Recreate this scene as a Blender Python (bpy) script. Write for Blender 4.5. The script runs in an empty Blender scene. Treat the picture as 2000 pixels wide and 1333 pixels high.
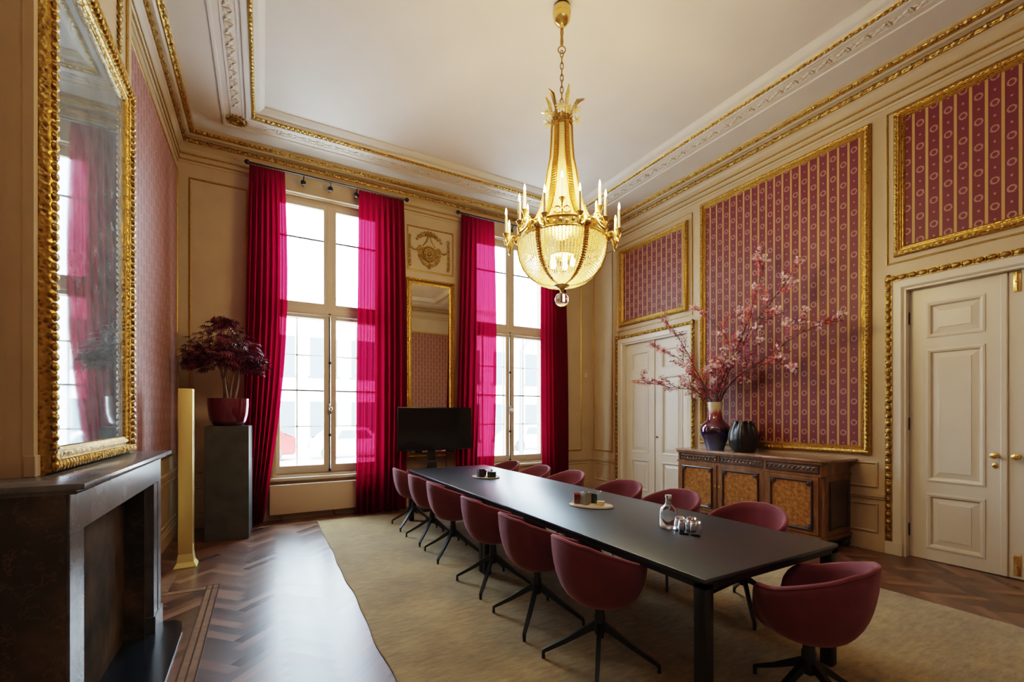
import bpy, bmesh, math, random
from mathutils import Vector, Matrix
PI = math.pi
sc = bpy.context.scene
COL = sc.collection
rnd = random.Random(7)

# ------------------------------------------------------------------ materials
class NT:
    """tiny helper around a material node tree"""
    def __init__(s, m):
        m.use_nodes = True
        s.t = m.node_tree
        s.t.nodes.clear()
        s.out = s.n('ShaderNodeOutputMaterial')
    def n(s, typ, **kw):
        x = s.t.nodes.new(typ)
        for k, v in kw.items(): setattr(x, k, v)
        return x
    def l(s, a, b): s.t.links.new(a, b)
    def val(s, sock, v):
        if isinstance(v, Ex): s.l(v.s, sock)
        elif isinstance(v, bpy.types.NodeSocket): s.l(v, sock)
        elif isinstance(v, (tuple, list)) and len(v) == 3 and sock.type == 'RGBA': sock.default_value = (*v, 1)
        else: sock.default_value = v
    def math(s, op, *a):
        x = s.n('ShaderNodeMath', operation=op)
        for i, v in enumerate(a): s.val(x.inputs[i], v)
        return Ex(s, x.outputs[0])
    def mix(s, f, a, b):
        x = s.n('ShaderNodeMix', data_type='RGBA')
        s.val(x.inputs[0], f); s.val(x.inputs[6], a); s.val(x.inputs[7], b)
        return x.outputs[2]
    def coord(s, which='Object'):
        return s.n('ShaderNodeTexCoord').outputs[which]
    def mapping(s, v, scale=(1, 1, 1), rot=(0, 0, 0)):
        x = s.n('ShaderNodeMapping'); s.l(v, x.inputs[0])
        x.inputs['Scale'].default_value = scale; x.inputs['Rotation'].default_value = rot
        return x.outputs[0]
    def noise(s, v, scale, detail=3, rough=.5):
        x = s.n('ShaderNodeTexNoise'); s.l(v, x.inputs['Vector'])
        x.inputs['Scale'].default_value = scale; x.inputs['Detail'].default_value = detail
        x.inputs['Roughness'].default_value = rough
        return Ex(s, x.outputs['Fac'])
    def voro(s, v, scale, feature='F1'):
        x = s.n('ShaderNodeTexVoronoi', feature=feature); s.l(v, x.inputs['Vector'])
        x.inputs['Scale'].default_value = scale
        return Ex(s, x.outputs['Distance'])
    def ramp(s, f, stops):
        x = s.n('ShaderNodeValToRGB'); s.val(x.inputs[0], f)
        e = x.color_ramp.elements
        while len(e) < len(stops): e.new(.5)
        for el, (p, c) in zip(e, stops): el.position = p; el.color = (*c, 1)
        return x.outputs[0]
    def bump(s, h, strength=.3, dist=.01):
        x = s.n('ShaderNodeBump'); s.val(x.inputs['Height'], h)
        x.inputs['Strength'].default_value = strength; x.inputs['Distance'].default_value = dist
        return x.outputs[0]
    def pbr(s, color, rough=.5, metal=0., normal=None, **kw):
        x = s.n('ShaderNodeBsdfPrincipled')
        s.val(x.inputs['Base Color'], color); s.val(x.inputs['Roughness'], rough); s.val(x.inputs['Metallic'], metal)
        if normal is not None: s.l(normal, x.inputs['Normal'])
        for k, v in kw.items(): s.val(x.inputs[k.replace('_', ' ')], v)
        s.l(x.outputs[0], s.out.inputs[0])
        return x

class Ex:
    def __init__(s, nt, sock): s.nt, s.s = nt, sock
    def __add__(s, o): return s.nt.math('ADD', s, o)
    def __sub__(s, o): return s.nt.math('SUBTRACT', s, o)
    def __rsub__(s, o): return s.nt.math('SUBTRACT', o, s)
    def __mul__(s, o): return s.nt.math('MULTIPLY', s, o)
    def __truediv__(s, o): return s.nt.math('DIVIDE', s, o)
    __radd__ = __add__; __rmul__ = __mul__
    def lt(s, o): return s.nt.math('LESS_THAN', s, o)
    def gt(s, o): return s.nt.math('GREATER_THAN', s, o)
    def fl(s): return s.nt.math('FLOOR', s)
    def fr(s): return s.nt.math('FRACT', s)
    def ab(s): return s.nt.math('ABSOLUTE', s)
    def mx(s, o): return s.nt.math('MAXIMUM', s, o)

M = {}
def newmat(name):
    m = bpy.data.materials.new(name); M[name] = m
    return NT(m)

def plain(name, c, rough=.5, metal=0., var=.0, scale=8, bump=0., bscale=60, bdist=.004, **kw):
    t = newmat(name)
    co = t.coord()
    col = c
    if var:
        f = t.noise(co, scale, 4)
        lo = tuple(x * (1 - var) for x in c); hi = tuple(min(1, x * (1 + var)) for x in c)
        col = t.ramp(f, [(.3, lo), (.7, hi)])
    nrm = t.bump(t.noise(co, bscale, 3), bump, bdist) if bump else None
    t.pbr(col, rough, metal, nrm, **kw)
    return M[name]

plain('cream', (.47, .36, .235), .42, var=.05, scale=3, bump=.05, bscale=40)
plain('cream_door', (.64, .585, .49), .34, var=.03, scale=3)
plain('plaster', (.60, .53, .455), .75, var=.04, scale=2, bump=.08, bscale=30)
plain('white_plaster', (.62, .57, .50), .7, var=.03, scale=5)
plain('window_paint', (.56, .47, .37), .4, var=.03)
plain('black_metal', (.008, .008, .009), .38)
plain('dark_metal', (.03, .03, .035), .45, metal=.6)
plain('linoleum', (.022, .026, .034), .38, var=.1, scale=30, bump=.03, bscale=200, Specular_IOR_Level=1., Specular_Tint=(.60, .82, 1), Coat_Weight=.45, Coat_Roughness=.36, Coat_Tint=(.8, .92, 1))  # blue of the daylight reflection put into the specular and coat tints
plain('brass', (.78, .53, .19), .27, metal=1., bump=.03, bscale=20)
plain('dark_brass', (.36, .22, .07), .38, metal=1., var=.2, scale=20)
plain('post_gold', (.80, .64, .25), .42, metal=.75)
plain('plinth_grey', (.060, .062, .064), .55, var=.25, scale=5, bump=.1, bscale=12)
plain('pot_glaze', (.105, .003, .018), .08, Coat_Weight=1.0)
plain('soil', (.03, .02, .014), .95, bump=.5, bscale=60)
plain('maple_bark', (.20, .13, .085), .75, var=.3, scale=14, bump=.3)
plain('maple_leaf', (.13, .015, .042), .42, var=.6, scale=9, Subsurface_Weight=0.0)
plain('branch_bark', (.07, .045, .04), .8, var=.3, scale=20)
plain('leaf_wine', (.20, .015, .03), .5, var=.4, scale=30)
plain('leaf_coral', (.62, .09, .07), .5, var=.3, scale=30)
plain('petal', (.80, .60, .62), .6, var=.1, scale=40)
plain('petal_pink', (.60, .11, .19), .6, var=.3, scale=30)
plain('black_ceramic', (.006, .006, .007), .32, bump=.15, bscale=40)
plain('screen', (.006, .007, .009), .08)
plain('white_ceramic', (.66, .60, .52), .35, var=.05)
plain('grey_card', (.25, .235, .20), .6)
plain('navy_card', (.018, .02, .035), .5)
plain('green_pot', (.015, .03, .027), .3)
plain('paper', (.7, .6, .42), .7)
plain('steel', (.7, .7, .72), .2, metal=1.)
plain('radiator_paint', (.56, .43, .32), .4)
plain('ivory', (.78, .62, .36), .5)
plain('white_plastic', (.6, .55, .47), .4)
plain('facade', (.86, .85, .82), .9)
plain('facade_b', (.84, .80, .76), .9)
plain('facade_glass', (.07, .10, .13), .5)
plain('street', (.72, .72, .72), .9)
plain('car_red', (.28, .014, .010), .25)
plain('car_white', (.8, .8, .8), .25)
plain('tyre', (.05, .05, .05), .8)
plain('iron', (.12, .15, .16), .5)

def gilt(name, c, dark, sc_, strength, dist, rough=.34):
    t = newmat(name)
    co = t.coord()
    v = t.voro(co, sc_)
    n = t.noise(co, sc_ * .6, 4)
    h = v * .7 + n * .6
    col = t.ramp(h, [(.25, dark), (.62, c)])  # patina plus crevice shade, painted into the low parts of the relief
    t.pbr(col, rough, .8, t.bump(h, strength, dist))
gilt('gilt', (.47, .28, .065), (.11, .055, .012), 45, .55, .012)
gilt('gilt_soft', (.44, .29, .09), (.20, .11, .03), 60, .25, .006, .42)
gilt('gilt_dark', (.38, .24, .07), (.09, .05, .013), 38, .6, .012, .4)
gilt('gilt_bright', (.86, .60, .20), (.45, .25, .06), 60, .4, .008, .28)

# wallpaper: crimson with gold stripes, wreaths and small motifs (UV in metres)
def wallpaper(name, crimson, gold, wreath):
    t = newmat(name)
    x = t.n('ShaderNodeSeparateXYZ'); t.l(t.n('ShaderNodeUVMap').outputs[0], x.inputs[0])
    u = Ex(t, x.outputs[0]); v = Ex(t, x.outputs[1])
    P, Q = .1075, .241
    su = u / P
    i = su.fl(); s = su.fr()
    half = (i * .5).fr()                       # 0 or .5
    vf = (v / Q + half).fr() - .5              # wreath at 0
    du = (s - .6) * P; dv = vf * Q
    wob = t.noise(t.n('ShaderNodeUVMap').outputs[0], 90, 2)
    d = t.math('SQRT', du * du + dv * dv * .85) + (wob - .5) * .012
    ring = (d - .0255).ab().lt(.0065)
    dot = t.math('SQRT', du * du * 1.6 + (dv.ab() - Q / 2) * (dv.ab() - Q / 2)) + (wob - .5) * .012
    motif = ring.mx(dot.lt(.011))
    stripe = s.lt(.215)
    edge = (s - .1075).ab().gt(.085)
    weave = t.noise(t.mapping(t.n('ShaderNodeUVMap').outputs[0], (600, 120, 1)), 1, 2)
    c = t.mix(motif * .75, crimson, wreath)
    g = t.mix(edge * .5, gold, tuple(k * .55 for k in gold))
    c = t.mix(stripe, c, g)
    c = t.mix(weave * .22, c, (.02, .005, .005))
    t.pbr(c, .55, 0, t.bump(weave, .1, .002), Sheen_Weight=.25)
wallpaper('damask', (.125, .007, .023), (.48, .27, .08), (.42, .21, .16))
wallpaper('damask_daylit', (.20, .022, .032), (.50, .25, .14), (.50, .25, .20))  # same wallpaper, with daylight painted in as paler, pinker colours
wallpaper('damask_veiled', (.20, .060, .050), (.46, .32, .20), (.42, .26, .18))  # same wallpaper, the mirror's light veil painted in as duller colours

# parquet: colour per board from attribute
def parquet():
    t = newmat('parquet')
    a = t.n('ShaderNodeAttribute', attribute_name='board')
    sep = t.n('ShaderNodeSeparateColor'); t.l(a.outputs['Color'], sep.inputs[0])
    r = Ex(t, sep.outputs[0]); o = Ex(t, sep.outputs[1])
    uv = t.n('ShaderNodeUVMap').outputs[0]
    gr = t.noise(t.mapping(uv, (4, 60, 1)), 1, 4)
    f = r * .6 + gr * .4
    col = t.ramp(f, [(.15, (.040, .018, .012)), (.45, (.085, .036, .021)), (.62, (.13, .058, .031)), (.85, (.21, .10, .052))])
    t.pbr(col, r * .05 + o * .06 + .27, 0, t.bump(gr, .08, .002), Specular_IOR_Level=.65, Specular_Tint=(.80, .91, 1), Coat_Weight=.25, Coat_Roughness=.34)  # bluish window glare put into the specular tint
parquet()
plain('strip_wood', (.17, .10, .065), .3, var=.3, scale=14)
plain('strip_dark', (.05, .022, .014), .3, var=.3, scale=14)

def marble(name, base, vein, gold, rough):
    t = newmat(name)
    co = t.coord()
    n1 = t.noise(co, 2.6, 8, .55)
    n2 = t.noise(co, 9, 6, .7)
    c = t.ramp(n1, [(.30, tuple(b * .5 for b in base)), (.52, base), (.66, vein), (.80, gold)])
    c = t.mix((n2 - .55).ab().lt(.012) * .18, c, gold)
    t.pbr(c, rough, 0, None)
marble('marble_dark', (.036, .030, .026), (.10, .072, .052), (.26, .175, .11), .25)
marble('marble_grey', (.100, .106, .122), (.175, .18, .20), (.27, .27, .28), .22)
marble('marble_top', (.36, .21, .14), (.50, .33, .24), (.58, .45, .36), .15)
marble('hearth_stone', (.010, .014, .020), (.02, .026, .034), (.035, .04, .05), .2)
plain('firebox', (.046, .028, .014), .9, Specular_IOR_Level=.1, var=.6, scale=4, bump=.3, bscale=18)

def rug():
    t = newmat('rug_pile')
    co = t.coord()
    a = t.noise(co, 1.6, 5, .6); b = t.noise(t.mapping(co, (9, 30, 9)), 1, 4, .7); c = t.noise(co, 220, 2)
    f = a * .45 + b * .4 + c * .15
    col = t.ramp(f, [(.32, (.085, .052, .016)), (.5, (.25, .168, .057)), (.68, (.42, .31, .12))])
    t.pbr(col, .95, 0, t.bump(b * .6 + c * .4, .7, .012), Sheen_Weight=.3)
rug()

def chair_fabric():
    t = newmat('chair_fabric')
    co = t.coord()
    n = t.noise(co, 350, 2); a = t.noise(co, 5, 2)
    col = t.ramp(a, [(.3, (.125, .025, .041)), (.7, (.155, .035, .054))])
    t.pbr(col, .85, 0, t.bump(n, .15, .002), Sheen_Weight=.4, Sheen_Roughness=.45, Sheen_Tint=(.9, .5, .6))
chair_fabric()

def curtain():
    t = newmat('sheer_curtain')
    d = t.n('ShaderNodeBsdfDiffuse'); d.inputs[0].default_value = (.14, .010, .032, 1)
    tr = t.n('ShaderNodeBsdfTranslucent'); tr.inputs[0].default_value = (.23, .0015, .017, 1)
    tp = t.n('ShaderNodeBsdfTransparent'); tp.inputs[0].default_value = (.32, .020, .055, 1)
    m1 = t.n('ShaderNodeMixShader'); m1.inputs[0].default_value = .5
    t.l(d.outputs[0], m1.inputs[1]); t.l(tr.outputs[0], m1.inputs[2])
    m2 = t.n('ShaderNodeMixShader')
    lw = t.n('ShaderNodeLayerWeight'); lw.inputs[0].default_value = .35
    fac = 1 - (Ex(t, lw.outputs['Facing']) * .3 + .80)
    t.val(m2.inputs[0], fac.mx(.05))
    t.l(m1.outputs[0], m2.inputs[1]); t.l(tp.outputs[0], m2.inputs[2])
    t.l(m2.outputs[0], t.out.inputs[0])
curtain()

def pane():
    t = newmat('pane_glass')
    tp = t.n('ShaderNodeBsdfTransparent'); tp.inputs[0].default_value = (.96, .98, .98, 1)
    g = t.n('ShaderNodeBsdfGlossy'); g.inputs['Roughness'].default_value = .02
    m = t.n('ShaderNodeMixShader'); m.inputs[0].default_value = .05
    t.l(tp.outputs[0], m.inputs[1]); t.l(g.outputs[0], m.inputs[2]); t.l(m.outputs[0], t.out.inputs[0])
pane()

def clear_glass(name, tint=(.93, .95, .96), refl=.28):
    t = newmat(name)
    tp = t.n('ShaderNodeBsdfTransparent'); tp.inputs[0].default_value = (*tint, 1)
    g = t.n('ShaderNodeBsdfGlossy'); g.inputs['Roughness'].default_value = .04
    lw = t.n('ShaderNodeLayerWeight'); lw.inputs[0].default_value = refl
    m = t.n('ShaderNodeMixShader')
    t.val(m.inputs[0], Ex(t, lw.outputs['Fresnel']) * .8 + Ex(t, lw.outputs['Facing']) * .25 + .04)
    t.l(tp.outputs[0], m.inputs[1]); t.l(g.outputs[0], m.inputs[2]); t.l(m.outputs[0], t.out.inputs[0])
t = newmat('tumbler_glass'); t.pbr((.97, .98, 1), .0, 0, None, Transmission_Weight=1.0, IOR=1.45)
t = newmat('bottle_glass'); t.pbr((.86, .90, .93), .0, 0, None, Transmission_Weight=1.0, IOR=1.45)
clear_glass('amber_glass', (.75, .28, .06), .25)

def crystal():
    t = newmat('crystal')
    tl = t.n('ShaderNodeBsdfTranslucent'); tl.inputs[0].default_value = (1, .86, .50, 1)
    df = t.n('ShaderNodeBsdfDiffuse'); df.inputs[0].default_value = (.9, .78, .46, 1)
    g = t.n('ShaderNodeBsdfGlossy'); g.inputs['Roughness'].default_value = .08; g.inputs[0].default_value = (1, .95, .85, 1)
    tp = t.n('ShaderNodeBsdfTransparent'); tp.inputs[0].default_value = (1, .95, .82, 1)
    a = t.n('ShaderNodeMixShader'); a.inputs[0].default_value = .35
    t.l(tl.outputs[0], a.inputs[1]); t.l(df.outputs[0], a.inputs[2])
    b = t.n('ShaderNodeMixShader'); b.inputs[0].default_value = .22
    t.l(a.outputs[0], b.inputs[1]); t.l(g.outputs[0], b.inputs[2])
    c = t.n('ShaderNodeMixShader'); c.inputs[0].default_value = .25
    t.l(b.outputs[0], c.inputs[1]); t.l(tp.outputs[0], c.inputs[2])
    t.l(c.outputs[0], t.out.inputs[0])
crystal()
t = newmat('crystal_ball'); t.pbr((1, 1, 1), .03, 0, None, Transmission_Weight=1.0, IOR=1.5)

def emit(name, c, s):
    t = newmat(name)
    e = t.n('ShaderNodeEmission'); e.inputs[0].default_value = (*c, 1); e.inputs[1].default_value = s
    t.l(e.outputs[0], t.out.inputs[0])
plain('gilt_strap', (.45, .25, .06), .35, metal=.9)
emit('bulb', (1, .76, .40), 60)

t = newmat('mirror_warm')
t.pbr(t.ramp(t.noise(t.coord(), 2.5, 4), [(.3, (.72, .62, .48)), (.7, (.80, .71, .58))]), .03, 1.)
t = newmat('mirror_aged')
n_ = t.noise(t.coord(), 1.3, 6, .65); n2_ = t.noise(t.coord(), 7, 6, .7)
p_ = t.pbr(t.ramp(n_ * .7 + n2_ * .3, [(.36, (.30, .37, .43)), (.5, (.50, .60, .68)), (.62, (.66, .76, .84))]), n_ * .07 + .0, 1.)
d_ = t.n('ShaderNodeBsdfDiffuse'); t.l(t.ramp(n2_, [(.35, (.16, .21, .25)), (.65, (.36, .44, .50))]), d_.inputs[0])
mx_ = t.n('ShaderNodeMixShader'); mx_.inputs[0].default_value = .36
t.l(p_.outputs[0], mx_.inputs[1]); t.l(d_.outputs[0], mx_.inputs[2]); t.l(mx_.outputs[0], t.out.inputs[0])

def wood(name, c1, c2, c3, sc_=(1, 1, 1), rough=.3, s=6):
    t = newmat(name)
    co = t.mapping(t.coord(), sc_)
    n = t.noise(co, s, 6, .65)
    t.pbr(t.ramp(n, [(.3, c1), (.52, c2), (.7, c3)]), rough, 0, None, Coat_Weight=.3, Coat_Roughness=.15)
wood('walnut', (.085, .036, .013), (.17, .076, .026), (.25, .12, .043), (3, 3, .6), .32)
wood('burl', (.12, .044, .010), (.26, .108, .024), (.40, .19, .05), (1, 1, 1), .28, 26)
wood('walnut_dark', (.02, .010, .006), (.045, .021, .011), (.075, .036, .018), (2, 2, 1), .35, 12)

def vase_glaze():
    t = newmat('flambe_glaze')
    x = t.n('ShaderNodeSeparateXYZ'); t.l(t.coord('Object'), x.inputs[0])
    z = Ex(t, x.outputs[2]); n = t.noise(t.mapping(t.coord('Object'), (14, 14, 2)), 1, 5)
    f = z / .7 + (n - .5) * .28
    t.pbr(t.ramp(f, [(.0, (.045, .10, .24)), (.22, (.03, .035, .12)), (.38, (.028, .008, .035)), (.62, (.10, .012, .03)), (.74, (.22, .03, .05)), (.82, (.52, .43, .30)), (1, (.60, .52, .38))]), .06, 0, None, Coat_Weight=1.0)
vase_glaze()

# ------------------------------------------------------------------ mesh builder
class MB:
    def __init__(s):
        s.bm = bmesh.new(); s.uv = None
    def face(s, pts, uvs=None):
        vs = [s.bm.verts.new(p) for p in pts]
        f = s.bm.faces.new(vs)
        if uvs:
            if s.uv is None: s.uv = s.bm.loops.layers.uv.new('UVMap')
            for l, c in zip(f.loops, uvs): l[s.uv].uv = c
        return f
    def box(s, x0, x1, y0, y1, z0, z1, bev=0, seg=2):
        vs = [s.bm.verts.new((x, y, z)) for x in (x0, x1) for y in (y0, y1) for z in (z0, z1)]
        for q in ((0, 1, 3, 2), (4, 6, 7, 5), (0, 4, 5, 1), (2, 3, 7, 6), (0, 2, 6, 4), (1, 5, 7, 3)): s.bm.faces.new([vs[i] for i in q])
        if bev:
            es = list({e for v in vs for e in v.link_edges})
            bmesh.ops.bevel(s.bm, geom=es, offset=bev, segments=seg, affect='EDGES', profile=.5)
        return s
    def obox(s, c, ax, ay, az, bev=0):
        """oriented box: centre and three half-axis vectors"""
        c = Vector(c); ax, ay, az = Vector(ax), Vector(ay), Vector(az)
        r = bmesh.ops.create_cube(s.bm, size=2)
        vs = r['verts']
        for v in vs: v.co = c + ax * v.co.x + ay * v.co.y + az * v.co.z
        if bev:
            es = list({e for v in vs for e in v.link_edges})
            bmesh.ops.bevel(s.bm, geom=es, offset=bev, segments=2, affect='EDGES', profile=.5)
        return s
    def grid(s, rows, closed_u=False, closed_v=False, uv=None):
        """rows of points -> quads"""
        vs = [[s.bm.verts.new(p) for p in r] for r in rows]
        R, C_ = len(vs), len(vs[0])
        for i in range(R if closed_v else R - 1):
            for j in range(C_ if closed_u else C_ - 1):
                q = [vs[i][j], vs[i][(j + 1) % C_], vs[(i + 1) % R][(j + 1) % C_], vs[(i + 1) % R][j]]
                try: s.bm.faces.new(q)
                except ValueError: pass
        return vs
    def lathe(s, prof, c=(0, 0, 0), seg=32, axis='z'):
        rows = []
        for r, z in prof:
            row = []
            for k in range(seg):
                a = 2 * PI * k / seg
                p = (r * math.cos(a), r * math.sin(a), z)
                if axis == 'x': p = (p[2], p[0], p[1])
                if axis == 'y': p = (p[1], p[2], p[0])
                row.append((c[0] + p[0], c[1] + p[1], c[2] + p[2]))
            rows.append(row)
        vs = s.grid(rows, closed_u=True)
        for end, row in ((0, vs[0]), (-1, vs[-1])):
            if prof[end][0] > 1e-5:
                try: s.bm.faces.new(row)
                except ValueError: pass
        return s
    def tube(s, pts, rad, seg=8, closed=False, caps=True):
        pts = [Vector(p) for p in pts]
        n = len(pts)
        if not isinstance(rad, (list, tuple)): rad = [rad] * n
        rows = []; prev = None
        for i, p in enumerate(pts):
            if closed: d = pts[(i + 1) % n] - pts[i - 1]
            else: d = pts[min(i + 1, n - 1)] - pts[max(i - 1, 0)]
            d.normalize()
            if prev is None:
                u = d.orthogonal().normalized()
            else:
                u = prev - d * prev.dot(d)
                u = u.normalized() if u.length > 1e-6 else d.orthogonal().normalized()
            prev = u
            w = d.cross(u)
            rows.append([p + (u * math.cos(2 * PI * k / seg) + w * math.sin(2 * PI * k / seg)) * rad[i] for k in range(seg)])
        vs = s.grid(rows, closed_u=True, closed_v=closed)
        if caps and not closed:
            for r in (vs[0], vs[-1]):
                try: s.bm.faces.new(r)
                except ValueError: pass
        return s
    def ball(s, c, r, u=8, v=6, rot=None):
        if not isinstance(r, (list, tuple)): r = (r, r, r)
        bm = s.bm; c = Vector(c)
        def mk(x, y, z):
            p = Vector((x * r[0], y * r[1], z * r[2]))
            if rot is not None: p = rot @ p
            return bm.verts.new(p + c)
        top, bot = mk(0, 0, 1), mk(0, 0, -1)
        rows = []
        for i in range(1, v):
            a = PI * i / v; sa, ca = math.sin(a), math.cos(a)
            rows.append([mk(sa * math.cos(2 * PI * k / u), sa * math.sin(2 * PI * k / u), ca) for k in range(u)])
        F = bm.faces.new
        for k in range(u):
            k2 = (k + 1) % u
            F((top, rows[0][k], rows[0][k2])); F((bot, rows[-1][k2], rows[-1][k]))
            for i in range(v - 2): F((rows[i][k], rows[i + 1][k], rows[i + 1][k2], rows[i][k2]))
        return s
    def torus(s, c, R, r, n=24, m=8, ax=((1, 0, 0), (0, 1, 0))):
        a, b = Vector(ax[0]), Vector(ax[1])
        s.tube([Vector(c) + a * R * math.cos(2 * PI * k / n) + b * R * math.sin(2 * PI * k / n) for k in range(n)], r, m, closed=True)
        return s
    def prism(s, poly, axis, a, b):
        """extrude a 2D polygon along an axis: axis 'x' -> poly is (y,z); 'y' -> (x,z); 'z' -> (x,y)"""
        def mk(p, t):
            return {'x': (t, p[0], p[1]), 'y': (p[0], t, p[1]), 'z': (p[0], p[1], t)}[axis]
        v0 = [s.bm.verts.new(mk(p, a)) for p in poly]; v1 = [s.bm.verts.new(mk(p, b)) for p in poly]
        n = len(poly)
        for i in range(n): s.bm.faces.new((v0[i], v0[(i + 1) % n], v1[(i + 1) % n], v1[i]))
        s.bm.faces.new(v0); s.bm.faces.new(v1)
        return s
    def frame(s, o, ux, uy, n, w, h, prof):
        """mitred rectangular moulding: o = lower corner, ux/uy in-plane axes, n normal; prof = [(inset, height)]"""
        o, ux, uy, n = Vector(o), Vector(ux), Vector(uy), Vector(n)
        rows = []
        for d, t in prof:
            rows.append([o + ux * d + uy * d + n * t, o + ux * (w - d) + uy * d + n * t,
                         o + ux * (w - d) + uy * (h - d) + n * t, o + ux * d + uy * (h - d) + n * t])
        s.grid(rows, closed_u=True, closed_v=True)
        return s
    def build(s, name, mat, parent=None, smooth=True, ang=40, world=True, sub=0):
        bm = s.bm
        bmesh.ops.recalc_face_normals(bm, faces=bm.faces[:])
        me = bpy.data.meshes.new(name)
        bm.to_mesh(me); bm.free()
        if mat: me.materials.append(M[mat] if isinstance(mat, str) else mat)
        if smooth:
            for p in me.polygons: p.use_smooth = True
            me.set_sharp_from_angle(angle=math.radians(ang))
        o = bpy.data.objects.new(name, me); COL.objects.link(o)
        if parent is not None:
            o.parent = parent
            if world:
                q = parent; off = Vector((0, 0, 0))
                while q is not None: off += q.location; q = q.parent
                me.transform(Matrix.Translation(-off))
        else:
            xs = [v.co for v in me.vertices]
            b = Vector(((min(v.x for v in xs) + max(v.x for v in xs)) / 2, (min(v.y for v in xs) + max(v.y for v in xs)) / 2, min(v.z for v in xs)))
            me.transform(Matrix.Translation(-b)); o.location = b
        if sub:
            m = o.modifiers.new('sub', 'SUBSURF'); m.levels = sub; m.render_levels = sub
        return o

def tag(o, label=None, cat=None, group=None, kind=None):
    if label: o['label'] = label
    if cat: o['category'] = cat
    if group: o['group'] = group
    if kind: o['kind'] = kind
    return o
def thing(name, loc, label=None, cat=None, group=None, kind=None):
    o = bpy.data.objects.new(name, None); o.empty_display_size = .1
    COL.objects.link(o); o.location = loc
    return tag(o, label, cat, group, kind)
def st(o, label=None):
    o['kind'] = 'structure'
    if label: o['label'] = label
    o['category'] = o.get('category', 'room')
    return o
def dup(root):
    r = root.copy(); COL.objects.link(r)
    for ch in root.children:
        c = ch.copy(); COL.objects.link(c); c.parent = r
        for g in ch.children:
            d = g.copy(); COL.objects.link(d); d.parent = c
    return r

# ------------------------------------------------------------------ room shell
LX, WX, WY, FY, ZC = -.984, 5.935, 7.23, -.55, 5.235
TH = .40
WIN = [.891, 4.038]          # window centres
WH = .80                     # half opening
WZ0, WZ1 = .60, 4.74

def wall_grid(m, axis, c0, c1, us, zs, holes):
    """solid slabs between cut lines, leaving holes out"""
    for i in range(len(us) - 1):
        for j in range(len(zs) - 1):
            um, zm = (us[i] + us[i + 1]) / 2, (zs[j] + zs[j + 1]) / 2
            if any(a < um < b and c < zm < d for a, b, c, d in holes): continue
            if axis == 'y': m.box(us[i], us[i + 1], c0, c1, zs[j], zs[j + 1])
            else: m.box(c0, c1, us[i], us[i + 1], zs[j], zs[j + 1])
    return m
us = [LX - .1]
for c in WIN: us += [c - WH, c + WH]
us += [WX + .1]
st(wall_grid(MB(), 'y', WY, WY + TH, us, [0, WZ0, WZ1, ZC + .15], [(c - WH, c + WH, WZ0, WZ1) for c in WIN]).build('wall_back', 'cream', smooth=False), 'cream panelled wall with the two tall windows')
DOORS = [(4.86, 6.335, 2.84), (.60, 2.087, 2.84)]
us = [FY]
for a, b, z in sorted(DOORS): us += [a, b]
us += [WY]
st(wall_grid(MB(), 'x', WX, WX + .12, us, [0, 2.84, ZC + .15], [(a, b, -1, z) for a, b, z in DOORS]).build('wall_right', 'cream', smooth=False), 'cream panelled wall with crimson fabric panels and two double doors')
st(MB().box(LX - .15, LX, FY, WY, 0, ZC + .15).build('wall_left', 'cream', smooth=False), 'cream wall with the fireplace')
st(MB().box(LX - .15, WX + .12, FY - .15, FY, 0, ZC + .15).build('wall_front', 'cream', smooth=False), 'cream wall behind the viewer')
m = MB(); m.box(LX - .15, -.87, 2.63, 4.34, 0, ZC)
m.box(-.88, -.845, 2.622, 2.66, 1.25, ZC - .6); m.box(-.875, -.838, 2.616, 2.70, 1.2385, 1.33, .004)
st(m.build('trim_1', 'cream', smooth=False), 'cream chimney breast above the fireplace')

# ceiling: outer band, step, raised inner field
IX0, IX1, IY0, IY1, ZI = -.085, 5.0, .28, 6.415, 5.33
def rect(x0, x1, y0, y1, z): return [(x0, y0, z), (x1, y0, z), (x1, y1, z), (x0, y1, z)]
m = MB()
m.grid([rect(LX - .15, WX + .15, FY - .15, WY + .15, ZC), rect(IX0, IX1, IY0, IY1, ZC), rect(IX0, IX1, IY0, IY1, ZI - .03),
        rect(IX0 + .04, IX1 - .04, IY0 + .04, IY1 - .04, ZI)], closed_u=True)
m.face(rect(IX0 + .04, IX1 - .04, IY0 + .04, IY1 - .04, ZI))
m.grid([rect(LX - .15, WX + .15, FY - .15, WY + .15, ZC), rect(LX - .15, WX + .15, FY - .15, WY + .15, ZI + .2)], closed_u=True)
m.face(rect(LX - .15, WX + .15, FY - .15, WY + .15, ZI + .2))
st(m.build('ceiling', 'plaster', smooth=False), 'pale plaster ceiling with gilded mouldings')

# cornice ring helper: profile (inset, z)
def hring(m, prof, closed=False, x0=LX, x1=WX, y0=FY, y1=WY):
    m.grid([rect(x0 + d, x1 - d, y0 + d, y1 - d, z) for d, z in prof], closed_u=True, closed_v=closed)
    return m
m = MB()
hring(m, [(0, 4.84), (.012, 4.84), (.02, 4.865), (.02, 4.925), (.03, 4.935), (.03, 4.955), (.02, 4.965), (.02, 5.03), (.05, 5.06), (.075, 5.075),
          (.075, 5.14), (.095, 5.15), (.13, 5.155), (.15, 5.17), (.15, 5.178), (.21, 5.20), (.21, 5.232), (.23, 5.24)])
st(m.build('trim_2', 'cream', smooth=False), 'cream cornice running around the room')
m = MB()
hring(m, [(.022, 4.865), (.034, 4.868), (.034, 4.882), (.022, 4.886)], True)
hring(m, [(.026, 4.936), (.04, 4.939), (.04, 4.957), (.026, 4.96)], True)
st(m.build('trim_3', 'gilt_soft', smooth=False), 'thin gilded lines below the cornice')
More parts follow.
